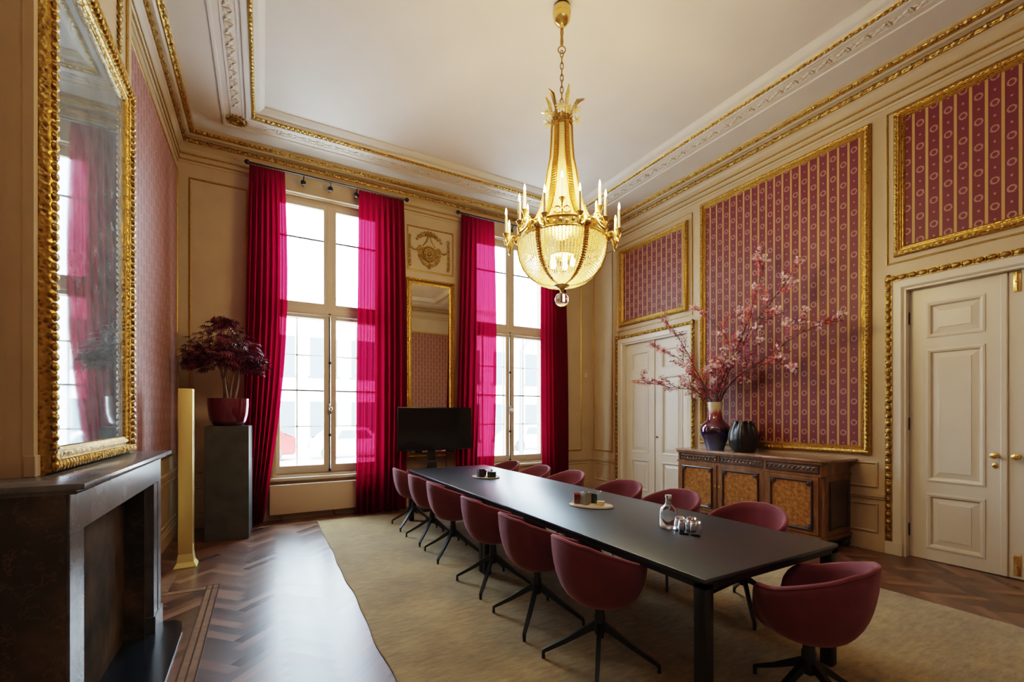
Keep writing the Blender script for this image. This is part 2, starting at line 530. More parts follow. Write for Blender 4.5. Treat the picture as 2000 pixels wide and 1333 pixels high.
def leafrow(m, d, z, step, r, x0=LX, x1=WX, y0=FY, y1=WY, y_min=0.2, up=(.6, -.8)):
    """row of small carved leaves along the visible cornice"""
    X0, X1, Y1 = x0 + d, x1 - d, y1 - d
    n = int((X1 - X0) / step)
    k = 0
    for i in range(n + 1):
        rr = r[0] * (.62 + .38 * (i % 2))
        m.ball((X0 + i * (X1 - X0) / n, Y1, z), (step * .56, rr, rr), 6, 4)
    ny = int((Y1 - y_min) / step)
    for X in (X0, X1):
        for i in range(ny):
            rr = r[0] * (.62 + .38 * (i % 2))
            m.ball((X, Y1 - (i + .5) * step, z), (rr, step * .56, rr), 6, 4)
    return m
m = MB()
hring(m, [(.07, 5.078), (.09, 5.083), (.10, 5.108), (.09, 5.132), (.07, 5.138)], True)
leafrow(m, .092, 5.108, .055, (.027,))
st(m.build('trim_4', 'gilt_dark'), 'lower gilded leaf band of the cornice')
m = MB()
hring(m, [(.145, 5.172), (.165, 5.168), (.195, 5.188), (.212, 5.207), (.20, 5.225), (.16, 5.20)], True)
leafrow(m, .187, 5.190, .06, (.026,))
st(m.build('trim_5', 'gilt'), 'upper gilded leaf band of the cornice')
# gilded rope at the edge of the inner ceiling field + white mouldings
m = MB()
def iring(m, prof, closed=True):
    m.grid([rect(IX0 + d, IX1 - d, IY0 + d, IY1 - d, z) for d, z in prof], closed_u=True, closed_v=closed)
iring(m, [(-.045, 5.236), (-.035, 5.222), (-.02, 5.216), (-.008, 5.222), (.0, 5.236)])
for i in range(92):
    m.ball((IX0 - .02 + (IX1 - IX0 + .04) * (i + .5) / 92, IY1 + .02, 5.217), (.02, .017, .013), 6, 4)
for X in (IX0 - .02, IX1 + .02):
    for i in range(110): m.ball((X, IY1 - .05 - i * .055, 5.217), (.017, .02, .013), 6, 4)
st(m.build('trim_6', 'gilt'), 'gilded rope moulding framing the ceiling field')
m = MB()
iring(m, [(-.10, 5.236), (-.10, 5.218), (-.06, 5.212), (-.05, 5.236)])
iring(m, [(-.365, 5.236), (-.365, 5.222), (-.345, 5.218), (-.335, 5.222), (-.33, 5.236)])
iring(m, [(.0, 5.27), (.03, 5.27), (.06, 5.29), (.10, 5.318), (.10, 5.332), (.0, 5.332)])
def relief(cx, cy, tx, ty):
    """one repeat of the plaster leaf relief; (tx,ty) is the running direction"""
    nx, ny = -ty, tx
    for a, b, ra, rb in ((.0, .0, .03, .022), (.045, .022, .03, .014), (.045, -.022, .03, .014), (-.045, .022, .03, .014), (-.045, -.022, .03, .014)):
        rot = Matrix.Rotation(math.atan2(ty, tx) + (.5 if a * b > 0 else -.5 if a * b < 0 else 0), 3, 'Z')
        m.ball((cx + tx * a + nx * b, cy + ty * a + ny * b, 5.232), (ra, rb, .014), 6, 4, rot)
    m.ball((cx + tx * .085, cy + ty * .085, 5.232), (.012 + abs(nx) * .034, .012 + abs(ny) * .034, .013), 6, 4)
for i in range(36):
    relief(IX0 - .205, 6.28 - i * .17, 0, -1)
    relief(IX1 + .205, 6.28 - i * .17, 0, -1)
for i in range(28):
    relief(IX0 + .17 + i * .17, IY1 + .205, 1, 0)
for d in (-.14, -.27):
    iring(m, [(d, 5.236), (d, 5.228), (d + .008, 5.226), (d + .016, 5.228), (d + .016, 5.236)])
st(m.build('trim_7', 'white_plaster'), 'white plaster relief band of the ceiling')
m = MB()
for cx in (IX0 - .205, IX1 + .205):
    cy = IY1 + .19
    m.torus((cx, cy, 5.225), .075, .02, 24, 8); m.torus((cx, cy, 5.222), .045, .012, 20, 6)
    m.ball((cx, cy, 5.225), (.03, .03, .02), 10, 6)
    for k in range(16):
        a = 2 * PI * k / 16
        m.ball((cx + .1 * math.cos(a), cy + .1 * math.sin(a), 5.228), (.024, .012, .012), 6, 4, Matrix.Rotation(a, 3, 'Z'))
st(m.build('trim_8', 'gilt_dark'), 'gilded round ceiling rosettes in the corners')

# floor: herringbone boards in one mesh
def floor():
    bm = bmesh.new()
    uvl = bm.loops.layers.uv.new('UVMap'); cl = bm.loops.layers.float_color.new('board')
    L, W = .375, .075
    c45 = math.sqrt(.5)
    rr = random.Random(3)
    x0, x1, y0, y1 = LX, WX + .12, FY, WY
    def put(px, py, dx, dy, orient):
        # board from (px,py) in rotated lattice, size dx x dy
        pts = [(px, py), (px + dx, py), (px + dx, py + dy), (px, py + dy)]
        P = [((a - b) * c45 + 2.0, (a + b) * c45 + 3.0) for a, b in pts]
        if max(p[0] for p in P) < x0 or min(p[0] for p in P) > x1 or max(p[1] for p in P) < y0 or min(p[1] for p in P) > y1: return
        f = bm.faces.new([bm.verts.new((a, b, 0)) for a, b in P])
        r = rr.random(); o = orient
        U = [(0, 0), (L, 0), (L, W), (0, W)] if dx > dy else [(0, 0), (0, W), (L, W), (L, 0)]
        off = rr.random() * 20
        for l, u in zip(f.loops, U):
            l[uvl].uv = (u[0] + off, u[1] + off); l[cl] = (r, o, 0, 1)
    N = 150
    for i in range(-N, N):
        for j in range(-19, 20):
            # herringbone: step W along the diagonal, repeat 2L across
            bx = i * W + j * L; by = i * W - j * L
            put(bx, by, L, W, 0.)
            put(bx + L, by + W - L, W, L, 1.)
    for co, no in (((x0, 0, 0), (-1, 0, 0)), ((x1, 0, 0), (1, 0, 0)), ((0, y0, 0), (0, -1, 0)), ((0, y1, 0), (0, 1, 0))):
        bmesh.ops.bisect_plane(bm, geom=bm.verts[:] + bm.edges[:] + bm.faces[:], plane_co=co, plane_no=no, clear_outer=True)
    # slab underneath, slightly lower
    for q in (rect(LX - .15, WX + .12, FY - .15, WY + TH, -.004), rect(LX - .15, WX + .12, FY - .15, WY + TH, -.12)):
        f = bm.faces.new([bm.verts.new(p) for p in q])
        for l in f.loops: l[cl] = (.3, 0, 0, 1)
    me = bpy.data.meshes.new('floor'); bm.to_mesh(me); bm.free()
    me.materials.append(M['parquet'])
    for p in me.polygons:
        if p.normal.z < 0: p.flip()
    o = bpy.data.objects.new('floor', me); COL.objects.link(o)
    return st(o, 'dark herringbone parquet floor')
floor()
m = MB(); z = .0012
for a, b, c, d in ((-.43, -.335, 2.2, 4.72), (LX, -.43, 4.63, 4.72), (-.80, -.71, 4.72, WY - .35), (-.80, WX - .3, WY - .42, WY - .35)):
    m.box(a, b, c, d, -.002, z)
st(m.build('trim_9', 'strip_wood', smooth=False), 'pale inlaid border strip in the parquet')
m = MB()
for a, b, c, d in ((-.345, -.335, 2.2, 4.72), (-.435, -.425, 2.2, 4.72), (-.39, -.38, 2.2, 4.72), (LX, -.335, 4.715, 4.725), (LX, -.335, 4.625, 4.635)):
    m.box(a, b, c, d, -.002, .0018)
st(m.build('trim_10', 'strip_dark', smooth=False), 'dark inlaid lines in the parquet border')

# baseboards and dado
def basebd(name, boxes, lab):
    m = MB()
    for b in boxes: m.box(*b)
    st(m.build(name, 'cream', smooth=False), lab)
basebd('baseboard_back', [(LX, WX, WY - .025, WY, .0, .13), (LX, WX, WY - .018, WY, .13, .16)], 'cream skirting under the windows')
seg = [(FY, .44), (2.25, 4.70), (6.49, WY)]
basebd('baseboard_right', [(WX - .025, WX, a, b, 0, .14) for a, b in seg] + [(WX - .016, WX, a, b, .14, .17) for a, b in seg], 'cream skirting along the door wall')
basebd('baseboard_left', [(LX, LX + .025, 4.34, WY, 0, .14), (LX, LX + .016, 4.34, WY, .14, .17)], 'cream skirting beside the fireplace')
m = MB()
for a, b in seg:
    m.box(WX - .035, WX, a, b, .60, .625); m.box(WX - .02, WX, a, b, .575, .60)
for a, b in ((LX, WIN[0] - WH), (WIN[0] + WH, WIN[1] - WH), (WIN[1] + WH, WX)):
    m.box(a, b, WY - .035, WY, .60, .625); m.box(a, b, WY - .02, WY, .575, .60)
m.box(LX, LX + .035, 4.34, WY, .80, .825); m.box(LX, LX + .02, 4.34, WY, .77, .80)
st(m.build('trim_11', 'cream', smooth=False), 'cream dado rail')
# panel mouldings: (wall, u0,u1,z0,z1)
def fillet(m, wall, u0, u1, z0, z1, w=.022, h=.014):
    prof = [(0, 0), (0, h), (w * .5, h * 1.2), (w, h * .6), (w, 0)]
    if wall == 'back': m.frame((u0, WY, z0), (1, 0, 0), (0, 0, 1), (0, -1, 0), u1 - u0, z1 - z0, prof)
    if wall == 'right': m.frame((WX, u0, z0), (0, 1, 0), (0, 0, 1), (-1, 0, 0), u1 - u0, z1 - z0, prof)
    if wall == 'left': m.frame((LX, u0, z0), (0, 1, 0), (0, 0, 1), (1, 0, 0), u1 - u0, z1 - z0, prof)
    if wall == 'breast': m.frame((-.87, u0, z0), (0, 1, 0), (0, 0, 1), (1, 0, 0), u1 - u0, z1 - z0, prof)
m = MB()
fillet(m, 'back', -.855, -.19, .72, 4.655)
fillet(m, 'back', 2.06, 2.87, 3.90, 4.645)
fillet(m, 'back', 5.0, 5.66, .785, 4.70)
fillet(m, 'right', 6.60, 7.17, .785, 4.715)
fillet(m, 'right', 4.755, 6.47, 3.09, 4.715, .016)
fillet(m, 'right', .44, 2.243, 3.13, 4.775, .016)
fillet(m, 'breast', 2.72, 4.20, 3.95, 4.8, .022)
st(m.build('trim_12', 'gilt_soft', smooth=False), 'thin gilded panel mouldings on the walls')
m = MB()
fillet(m, 'right', 6.62, 7.13, .20, .54, .02); fillet(m, 'right', 2.32, 4.6, .20, .52, .02); fillet(m, 'right', 2.32, 4.6, .70, .98, .02)
fillet(m, 'back', 5.0, 5.82, .20, .54, .02); fillet(m, 'back', -.86, -.15, .20, .54, .02); fillet(m, 'left', 4.5, 7.1, .22, .72, .03)
for c in WIN: m.box(c - WH - .10, c + WH + .10, WY - .055, WY, 4.75, 5.045)
for c in WIN: fillet(m, 'back', c - WH - .02, c + WH + .02, .54, 4.86, .09, .02)
st(m.build('trim_13', 'cream', smooth=False), 'cream panel mouldings on the dado and around the windows')

# ------------------------------------------------------------------ windows
def window(k, c):
    w = st(thing('window_%d' % k, (c, WY + .1, WZ0)), ('left' if k == 1 else 'right') + ' tall casement window with a transom, behind the magenta curtains')
    Y = WY + .1
    m = MB()
    x0, x1 = c - WH, c + WH
    m.box(x0, x0 + .07, Y - .02, Y + .1, WZ0, WZ1); m.box(x1 - .07, x1, Y - .02, Y + .1, WZ0, WZ1)
    m.box(x0, x1, Y - .02, Y + .1, WZ1 - .06, WZ1); m.box(x0, x1, Y - .02, Y + .1, WZ0, WZ0 + .05)
    m.box(x0, x1, Y - .045, Y + .1, 3.03, 3.12, .012); m.box(x0, x1, Y - .06, Y + .0, 3.005, 3.03, .006)
    m.box(c - .045, c + .045, Y - .035, Y + .1, 3.1, WZ1 - .05, .008)
    m.build('window_frame', 'window_paint', w, smooth=False)
    for sx in (-1, 1):
        for z0, z1 in ((.64, 3.02), (3.11, 4.70)):
            a, b = (c + sx * .012, c + sx * (WH - .06))
            a, b = min(a, b), max(a, b)
            wl = .076 if sx == 1 else .06; wr = .06 if sx == 1 else .076
            top = .06 if z1 < 4 else .08; bot = .115 if z0 < 1 else .085
            m = MB(); y0, y1 = Y - .03, Y + .03
            m.box(a, a + wl, y0, y1, z0, z1, .006); m.box(b - wr, b, y0, y1, z0, z1, .006)
            m.box(a, b, y0 + .002, y1, z0, z0 + bot, .006); m.box(a, b, y0 + .002, y1, z1 - top, z1, .006)
            s = m.build('sash', 'window_paint', w, smooth=False)
            m = MB(); m.box(a + .01, b - .01, Y + .008, Y + .012, z0 + .02, z1 - .02)
            m.build('pane', 'pane_glass', s, smooth=False)
            m = MB(); zb = 1.873 if z0 < 1 else 4.153
            m.box(a + .03, b - .03, Y - .006, Y + .02, zb - .011, zb + .011)
            m.build('glazing_bar', 'iron', s, smooth=False)
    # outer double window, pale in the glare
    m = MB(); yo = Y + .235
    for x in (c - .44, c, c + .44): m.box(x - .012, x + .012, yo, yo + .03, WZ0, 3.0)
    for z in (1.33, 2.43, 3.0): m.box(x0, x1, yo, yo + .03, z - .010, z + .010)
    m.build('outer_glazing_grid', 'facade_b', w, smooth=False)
    # cremone bolt
    m = MB()
    m.tube([(c - .006, Y - .045, .66), (c - .006, Y - .045, 3.05)], .009, 8)
    for z in (.67, 1.2, 2.3, 3.03): m.box(c - .022, c + .01, Y - .056, Y - .028, z - .02, z + .02, .004)
    b = m.build('cremone_bolt', 'dark_metal', w)
    m = MB(); m.box(c - .028, c + .016, Y - .06, Y - .028, 1.52, 1.68, .008)
    m.ball((c + .008, Y - .085, 1.60), (.022, .016, .03), 10, 8)
    m.build('bolt_handle', 'steel', b)
    m = MB(); m.box(x0 - .03, x1 + .03, WY - .07, WY + .09, WZ0 - .045, WZ0, .01)
    m.build('sill', 'window_paint', w, smooth=False)
window(1, WIN[0]); window(2, WIN[1])

# radiator
r = thing('radiator', (.66, 7.13, .0), 'long flat beige panel radiator under the left window', 'radiator')
MB().box(.075, 1.46, 7.09, 7.14, .092, .512, .012).build('front_panel', 'radiator_paint', r)
m = MB(); m.box(.1, 1.43, 7.14, 7.20, .11, .50); m.build('convector', 'radiator_paint', r, smooth=False)
for x in (.22, .92):
    m = MB(); m.tube([(x, 7.11, .13), (x, 7.11, .05), (x + .03, 7.13, .0)], .012, 8); m.build('foot', 'dark_brass', r)

# ------------------------------------------------------------------ doors
def door(k, y0, y1, seam, bottom_bolt):
    zt = 2.84
    d = st(thing('door_%d' % k, (WX, (y0 + y1) / 2, 0)), 'white panelled double door ' + ('beside the carved sideboard, far corner' if k == 1 else 'at the right edge with brass knobs'))
    m = MB()
    # architrave
    prof = [(0, 0), (0, .02), (.035, .03), (.06, .03), (.06, .022), (.13, .026), (.14, .018), (.155, .0)]
    for (a, sg) in ((y0 - .155, 1), (y1 + .155, -1)):
        rows = [[(WX - h, a + sg * dd, z) for dd, h in prof] for z in (0, zt + .155)]
        # mitre
        rows[1] = [(WX - h, a + sg * dd, zt + .155 - dd) for dd, h in prof]
        m.grid(rows)
    m.grid([[(WX - h, y0 - .155 + dd, zt + .155 - dd) for dd, h in prof], [(WX - h, y1 + .155 - dd, zt + .155 - dd) for dd, h in prof]])
    for a, b in ((y0 - .16, y0 - .01), (y1 + .01, y1 + .16)): m.box(WX - .036, WX, a, b, 0, .14, .004)
    for a, b in ((y0 - .004, y0 + .012), (y1 - .012, y1 + .004)): m.box(WX - .005, WX + .115, a, b, 0, zt)
    m.box(WX - .005, WX + .115, y0, y1, zt - .012, zt + .004)
    m.build('architrave', 'cream_door', d, smooth=False)
    # gilded bead moulding
    m = MB()
    st_ = .082; zb = .155
    for a in (y0 - .128, y1 + .128):
        m.box(WX - .036, WX - .02, a - .030, a + .030, .14, zt + .158)
        n = int((zt + .13 - zb) / st_)
        for i in range(n + 1):
            z = zb + .03 + i * (zt + .10 - zb) / n
            m.ball((WX - .04, a, z), (.021, .027, st_ * .42), 10, 6)
            m.ball((WX - .036, a, z + st_ * .5), (.014, .024, .010), 8, 4)
    zz = zt + .128
    m.box(WX - .036, WX - .02, y0 - .158, y1 + .158, zz - .030, zz + .030)
    n = int((y1 - y0 + .2) / st_)
    for i in range(n + 1):
        y = y0 - .09 + i * (y1 - y0 + .18) / n
        m.ball((WX - .04, y, zz), (.021, st_ * .42, .027), 10, 6); m.ball((WX - .036, y + st_ * .5, zz), (.014, .010, .024), 8, 4)
    m.build('bead_moulding', 'gilt_dark', d)
    X = WX + .08
    for side, a, b in (('far', seam + .002, y1 - .014), ('near', y0 + .014, seam - .002)):
        m = MB()
        xi = X + .012
        pa, pb = (a + .155, b - .148) if side == 'far' else (a + .148, b - .155)
        pan = [(.14, .685), (.83, 2.174), (2.314, 2.656)]
        # stiles and rails around the panels
        m.box(X, X + .035, a, pa, .006, zt - .015); m.box(X, X + .035, pb, b, .006, zt - .015)
        zs = [.006] + [z for p in pan for z in p] + [zt - .015]
        for i in range(0, len(zs), 2): m.box(X, X + .035, pa, pb, zs[i], zs[i + 1])
        m.box(X + .02, X + .035, pa, pb, .02, zt - .03)
        for z0, z1 in pan:
            m.frame((X, pa, z0), (0, 1, 0), (0, 0, 1), (-1, 0, 0), pb - pa, z1 - z0, [(0, -.01), (-.012, .0), (-.012, .007), (.004, .010), (.022, .004), (.032, -.018), (.0, -.02)])
            q = .085
            m.frame((X + .02, pa + .03, z0 + .03), (0, 1, 0), (0, 0, 1), (-1, 0, 0), pb - pa - .06, z1 - z0 - .06, [(.0, 0), (.055, .013), (.058, .017), (.064, .017), (.064, -.002), (.0, -.004)])
            m.box(X + .003, X + .02, pa + q + .009, pb - q - .009, z0 + q + .009, z1 - q - .009)
        if side == 'far':
            m.box(X - .018, X, seam - .004, seam + .045, .006, zt - .015, .008)
        lf = m.build('door_leaf', 'cream_door', d, smooth=False)
        if k == 2:
            y = seam + .075 if side == 'far' else seam - .062
            m = MB(); m.lathe([(.001, -.001), (.026, -.002), (.026, .004), (.011, .007), (.010, .035), (.022, .045), (.030, .057), (.027, .072), (.012, .08), (.001, .081)], (0, 0, 0), 20, 'x')
            for v in m.bm.verts: v.co.x = X - v.co.x; v.co.y += y; v.co.z += 1.122; 
            m.build('door_knob', 'brass', lf)
            if side == 'far':
                m = MB(); m.ball((X - .004, y + .006, 1.028), (.010, .022, .028), 14, 8); m.build('keyhole_cover', 'brass', lf)
                for z in (.29, 1.41, 2.53):
                    m = MB(); m.tube([(X - .012, b + .006, z - .065), (X - .012, b + .006, z + .065)], .013, 8); m.build('hinge', 'dark_metal', lf)
            else:
                for z0, z1 in ((.03, .225), (2.63, zt - .02)):
                    m = MB(); m.box(X - .008, X, seam - .085, seam - .035, z0, z1, .003)
                    m.tube([(X - .012, seam - .06, z0 + .01), (X - .012, seam - .06, z1 - .01)], .009, 8)
                    m.ball((X - .022, seam - .06, (z0 + z1) / 2), .012, 8, 6)
                    m.build('bolt', 'brass', lf)
        elif side == 'near':
            m = MB(); m.ball((X - .02, b - .06, 1.12), .02, 8, 6); m.build('door_knob', 'dark_brass', lf)
door(1, DOORS[0][0], DOORS[0][1], 5.605, False)
door(2, DOORS[1][0], DOORS[1][1], 1.357, True)
st(MB().box(WX + .116, WX + .2, .3, 7.2, 0, 3).build('trim_14', 'cream_door', smooth=False), 'backing behind the doors')

# ------------------------------------------------------------------ framed fabric wall panels
FP = [(0, 0), (0, .03), (.012, .05), (.03, .058), (.05, .05), (.056, .036), (.066, .04), (.074, .03), (.084, .034), (.095, .022), (.1, .014), (.1, 0)]
def fabric_panel(wall, u0, u1, z0, z1, label, fab='damask', fr='gilt', fw=1., carve=True):
    prof = [(d * fw, h * fw) for d, h in FP]
    wv = prof[-1][0]
    if wall == 'right': o, ux, n = (WX, u0, z0), (0, 1, 0), (-1, 0, 0); base = (WX, (u0 + u1) / 2, z0)
    if wall == 'left': o, ux, n = (LX, u0, z0), (0, 1, 0), (1, 0, 0); base = (LX, (u0 + u1) / 2, z0)
    if wall == 'front': o, ux, n = (u0, FY, z0), (1, 0, 0), (0, 1, 0); base = ((u0 + u1) / 2, FY, z0)
    r = thing('wall_panel', base, label, 'wall panel')
    m = MB(); m.frame(o, ux, (0, 0, 1), n, u1 - u0, z1 - z0, prof)
    O, U, N = Vector(o), Vector(ux), Vector(n); Z = Vector((0, 0, 1))
    if carve:
        W, H = u1 - u0, z1 - z0
        d = .03 * fw; hh = .052 * fw; stp = .05
        def put(p, t):
            rx = [abs(t.x) * stp * .5 + (1 - abs(t.x)) * .015 * fw, abs(t.y) * stp * .5 + (1 - abs(t.y)) * .015 * fw, abs(t.z) * stp * .5 + (1 - abs(t.z)) * .015 * fw]
            m.ball(p, rx, 6, 4)
        n1 = int((W - 2 * d) / stp); n2 = int((H - 2 * d) / stp)
        for i in range(n1 + 1):
            for v in (d, H - d): put(O + U * (d + i * (W - 2 * d) / n1) + Z * v + N * hh, U)
        for i in range(1, n2):
            for v in (d, W - d): put(O + U * v + Z * (d + i * (H - 2 * d) / n2) + N * hh, Z)
    m.build('frame', fr, r)
    m = MB(); a, b, c, e = wv - .008, (u1 - u0) - wv + .008, wv - .008, (z1 - z0) - wv + .008
    P = [O + U * x + Z * y + N * .016 for x, y in ((a, c), (b, c), (b, e), (a, e))]
    m.face(P, [(a - wv, c), (b - wv, c), (b - wv, e), (a - wv, e)])
    m.build('fabric', fab, r, smooth=False)
    return r
fabric_panel('right', 2.38, 4.596, 1.058, 4.76, 'largest crimson striped wall panel with carved gilded frame, above the sideboard')
fabric_panel('right', 4.834, 6.387, 3.172, 4.625, 'crimson striped panel in gilded frame above the far double door behind the blossom branches')
fabric_panel('right', .50, 2.173, 3.198, 4.747, 'crimson striped panel in gilded frame above the near double door, top right')
fabric_panel('left', 4.42, 7.13, 1.01, 4.68, 'tall daylit rose striped wall panel between the gilded overmantel mirror and the corner', 'damask_daylit', 'gilt_soft', .45, False)
fabric_panel('front', -.6, 5.86, .9, 4.40, 'striped panel on the wall seen only in the mirror between the windows', 'damask_veiled', 'gilt_soft', .6, False)

# ------------------------------------------------------------------ pier mirror + ornament
r = thing('pier_mirror', (2.465, WY, .79), 'tall narrow gilt-framed mirror between the two windows behind the television', 'mirror')
MP = [(0, 0), (0, .028), (.012, .042), (.03, .045), (.045, .034), (.052, .02), (.07, .026), (.09, .018), (.1, .012), (.1, 0)]
m = MB(); m.frame((2.04, WY, .79), (1, 0, 0), (0, 0, 1), (0, -1, 0), .85, 2.985, MP)
for i in range(70):
    for x in (2.06, 2.87): m.ball((x, WY - .043, .81 + i * 2.945 / 69), (.013, .013, .02), 6, 4)
for i in range(20):
    for z in (.81, 3.755): m.ball((2.06 + i * .81 / 19, WY - .043, z), (.02, .013, .013), 6, 4)
m.build('frame', 'gilt', r)
m = MB(); m.face([(2.13, WY - .014, .88), (2.80, WY - .014, .88), (2.80, WY - .014, 3.685), (2.13, WY - .014, 3.685)])
m.build('mirror_glass', 'mirror_warm', r, smooth=False)

def garland(m, pts, n, r0, r1, y):
    for i in range(n):
        f = i / (n - 1); q = f * (len(pts) - 1); k = min(int(q), len(pts) - 2); g = q - k
        x = pts[k][0] * (1 - g) + pts[k + 1][0] * g; z = pts[k][1] * (1 - g) + pts[k + 1][1] * g
        rr = r0 * (1 - f) + r1 * f
        for sx in (-1, 1):
            m.ball((x + sx * rr * .6, y, z + rnd.uniform(-.4, .4) * rr), (rr, rr * .6, rr * .75), 7, 5)
m = MB(); cx, cz, y = 2.44, 4.215, WY - .012
for R, q in ((.125, .014), (.095, .012), (.065, .012)): m.torus((cx, y, cz), R, q, 28, 8, ((1, 0, 0), (0, 0, 1)))
m.ball((cx, y, cz), (.04, .03, .04), 10, 8)
for k in range(12):
    a = 2 * PI * k / 12; m.ball((cx + .08 * math.cos(a), y, cz + .08 * math.sin(a)), (.016, .016, .016), 6, 4)
for k in range(-8, 9):                                   # bow garland on top
    x = k * .026; z = 4.555 - .0016 * k * k + .012 * ((k % 2) * 2 - 1)
    m.ball((cx + x, y, z), (.026, .022, .024 + .012 * (1 - abs(k) / 8)), 7, 5)
for sx in (-1, 1):
    m.tube([(cx + sx * .01, y, 4.53), (cx + sx * .05, y, 4.42), (cx + sx * .11, y, 4.34)], [.012, .014, .01], 6)
    garland(m, [(cx + sx * .13, 4.31), (cx + sx * .19, 4.27), (cx + sx * .16, 4.14), (cx + sx * .10, 4.05), (cx + sx * .02, 4.02)], 18, .018, .022, y)
    m.torus((cx + sx * .16, y, 4.30), .035, .010, 14, 6, ((1, 0, 0), (0, 0, 1)))
    garland(m, [(cx + sx * .19, 4.28), (cx + sx * .26, 4.25), (cx + sx * .32, 4.30)], 7, .016, .012, y)
    garland(m, [(cx + sx * .335, 4.45), (cx + sx * .34, 4.22), (cx + sx * .335, 4.0)], 16, .014, .02, y)
    m.torus((cx + sx * .335, y, 4.47), .022, .009, 12, 6, ((1, 0, 0), (0, 0, 1)))
    m.ball((cx + sx * .335, y, 3.985), (.012, .012, .03), 6, 5)
for z in (4.06, 4.02, 3.985): m.ball((cx, y, z), (.03, .02, .024), 7, 5)
tag(m.build('gilded_relief', 'gilt_dark'), 'gilded medallion and garland relief on the cream panel over the pier mirror', 'wall ornament')

# ------------------------------------------------------------------ fireplace side
f = thing('fireplace', (-.8, 3.22, 0), 'dark marble fireplace with grey veined front and black shelf at left', 'fireplace')
m = MB(); m.box(LX, -.665, 2.335, 2.48, 0, 1.195); m.box(LX, -.69, 2.36, 2.45, .0, 1.19)
m.build('side_cheek', 'marble_dark', f, smooth=False)
m = MB(); m.box(-.70, -.655, 2.345, 2.50, 0, 1.03); m.box(-.70, -.655, 2.345, 4.10, 1.03, 1.195, .003)
m.build('front_surround', 'marble_grey', f, smooth=False)
m = MB(); m.box(-.70, -.655, 3.86, 3.97, .10, 1.03); m.box(-.70, -.655, 4.0, 4.10, .10, 1.03, .003); m.box(-.70, -.67, 3.95, 4.02, .1, 1.03)
m.box(-.705, -.645, 3.855, 4.11, 0, .12, .004); m.box(LX, -.70, 4.0, 4.10, 0, 1.195)
m.build('right_pilaster', 'marble_grey', f, smooth=False)
m = MB(); m.box(LX, -.60, 2.30, 4.16, 1.212, 1.238, .005); m.box(LX, -.63, 2.325, 4.135, 1.193, 1.214, .004)
m.build('mantel_shelf', 'marble_grey', f)
m = MB(); m.box(LX + .01, -.80, 2.48, 3.99, 0, 1.06); m.build('fireback', 'firebox', f, smooth=False)
m = MB(); m.box(-.80, -.695, 3.80, 3.87, 0, 1.03); m.box(-.80, -.695, 2.49, 2.52, 0, 1.03); m.box(-.80, -.695, 2.5, 3.86, 1.02, 1.06)
m.build('firebox_lining', 'marble_dark', f, smooth=False)
m = MB(); m.prism([(-.80, 2.30), (-.47, 2.30), (-.49, 3.80), (-.51, 3.96), (-.56, 4.02), (-.64, 4.03), (-.80, 3.99)], 'z', -.002, .012)
tag(m.build('hearth_slab', 'hearth_stone', smooth=False), 'low polished black stone hearth slab on the floor before the fireplace', 'hearth')

r = thing('overmantel_mirror', (-.85, 3.37, 1.238), 'large aged mirror in carved gilded frame standing on the mantel shelf', 'mirror')
m = MB()
OP = [(0, -.02), (0, .02), (.012, .04), (.035, .05), (.055, .04), (.062, .024), (.08, .034), (.092, .034), (.1, .024), (.112, .02), (.12, .006), (.12, -.02)]
ya, yb, za, zb_ = 2.665, 4.09, 1.24, 3.78
m.frame((-.85, ya, za), (0, 1, 0), (0, 0, 1), (1, 0, 0), yb - ya, zb_ - za, OP)
n = 56
for i in range(n + 1):
    z = za + .03 + i * (zb_ - za - .06) / n
    for y in (ya + .035, yb - .035): m.ball((-.802, y, z), (.016, .022, .019), 7, 5)
    for y in (ya + .086, yb - .086):
        m.ball((-.816, y, z), (.008, .008, .012), 6, 4); m.ball((-.816, y, z + .022), (.008, .008, .012), 6, 4)
n = 34
for i in range(n + 1):
    y = ya + .03 + i * (yb - ya - .06) / n
    for z in (za + .035, zb_ - .035): m.ball((-.802, y, z), (.016, .017, .026), 7, 5)
m.build('frame', 'gilt', r)
m = MB(); m.face([(-.84, ya + .1, za + .1), (-.84, yb - .1, za + .1), (-.84, yb - .1, zb_ - .1), (-.84, ya + .1, zb_ - .1)])
m.build('mirror_glass', 'mirror_aged', r, smooth=False)
m = MB()
garland(m, [(0, 4.5), (0, 4.0)], 12, .03, .02, 0)
for v in m.bm.verts: v.co = Vector((-.87 + .012 - v.co.y, 3.98 + v.co.x, v.co.z))
tag(m.build('gilded_pendant', 'gilt_dark'), 'small gilded leaf pendant on the panel above the overmantel mirror', 'wall ornament')

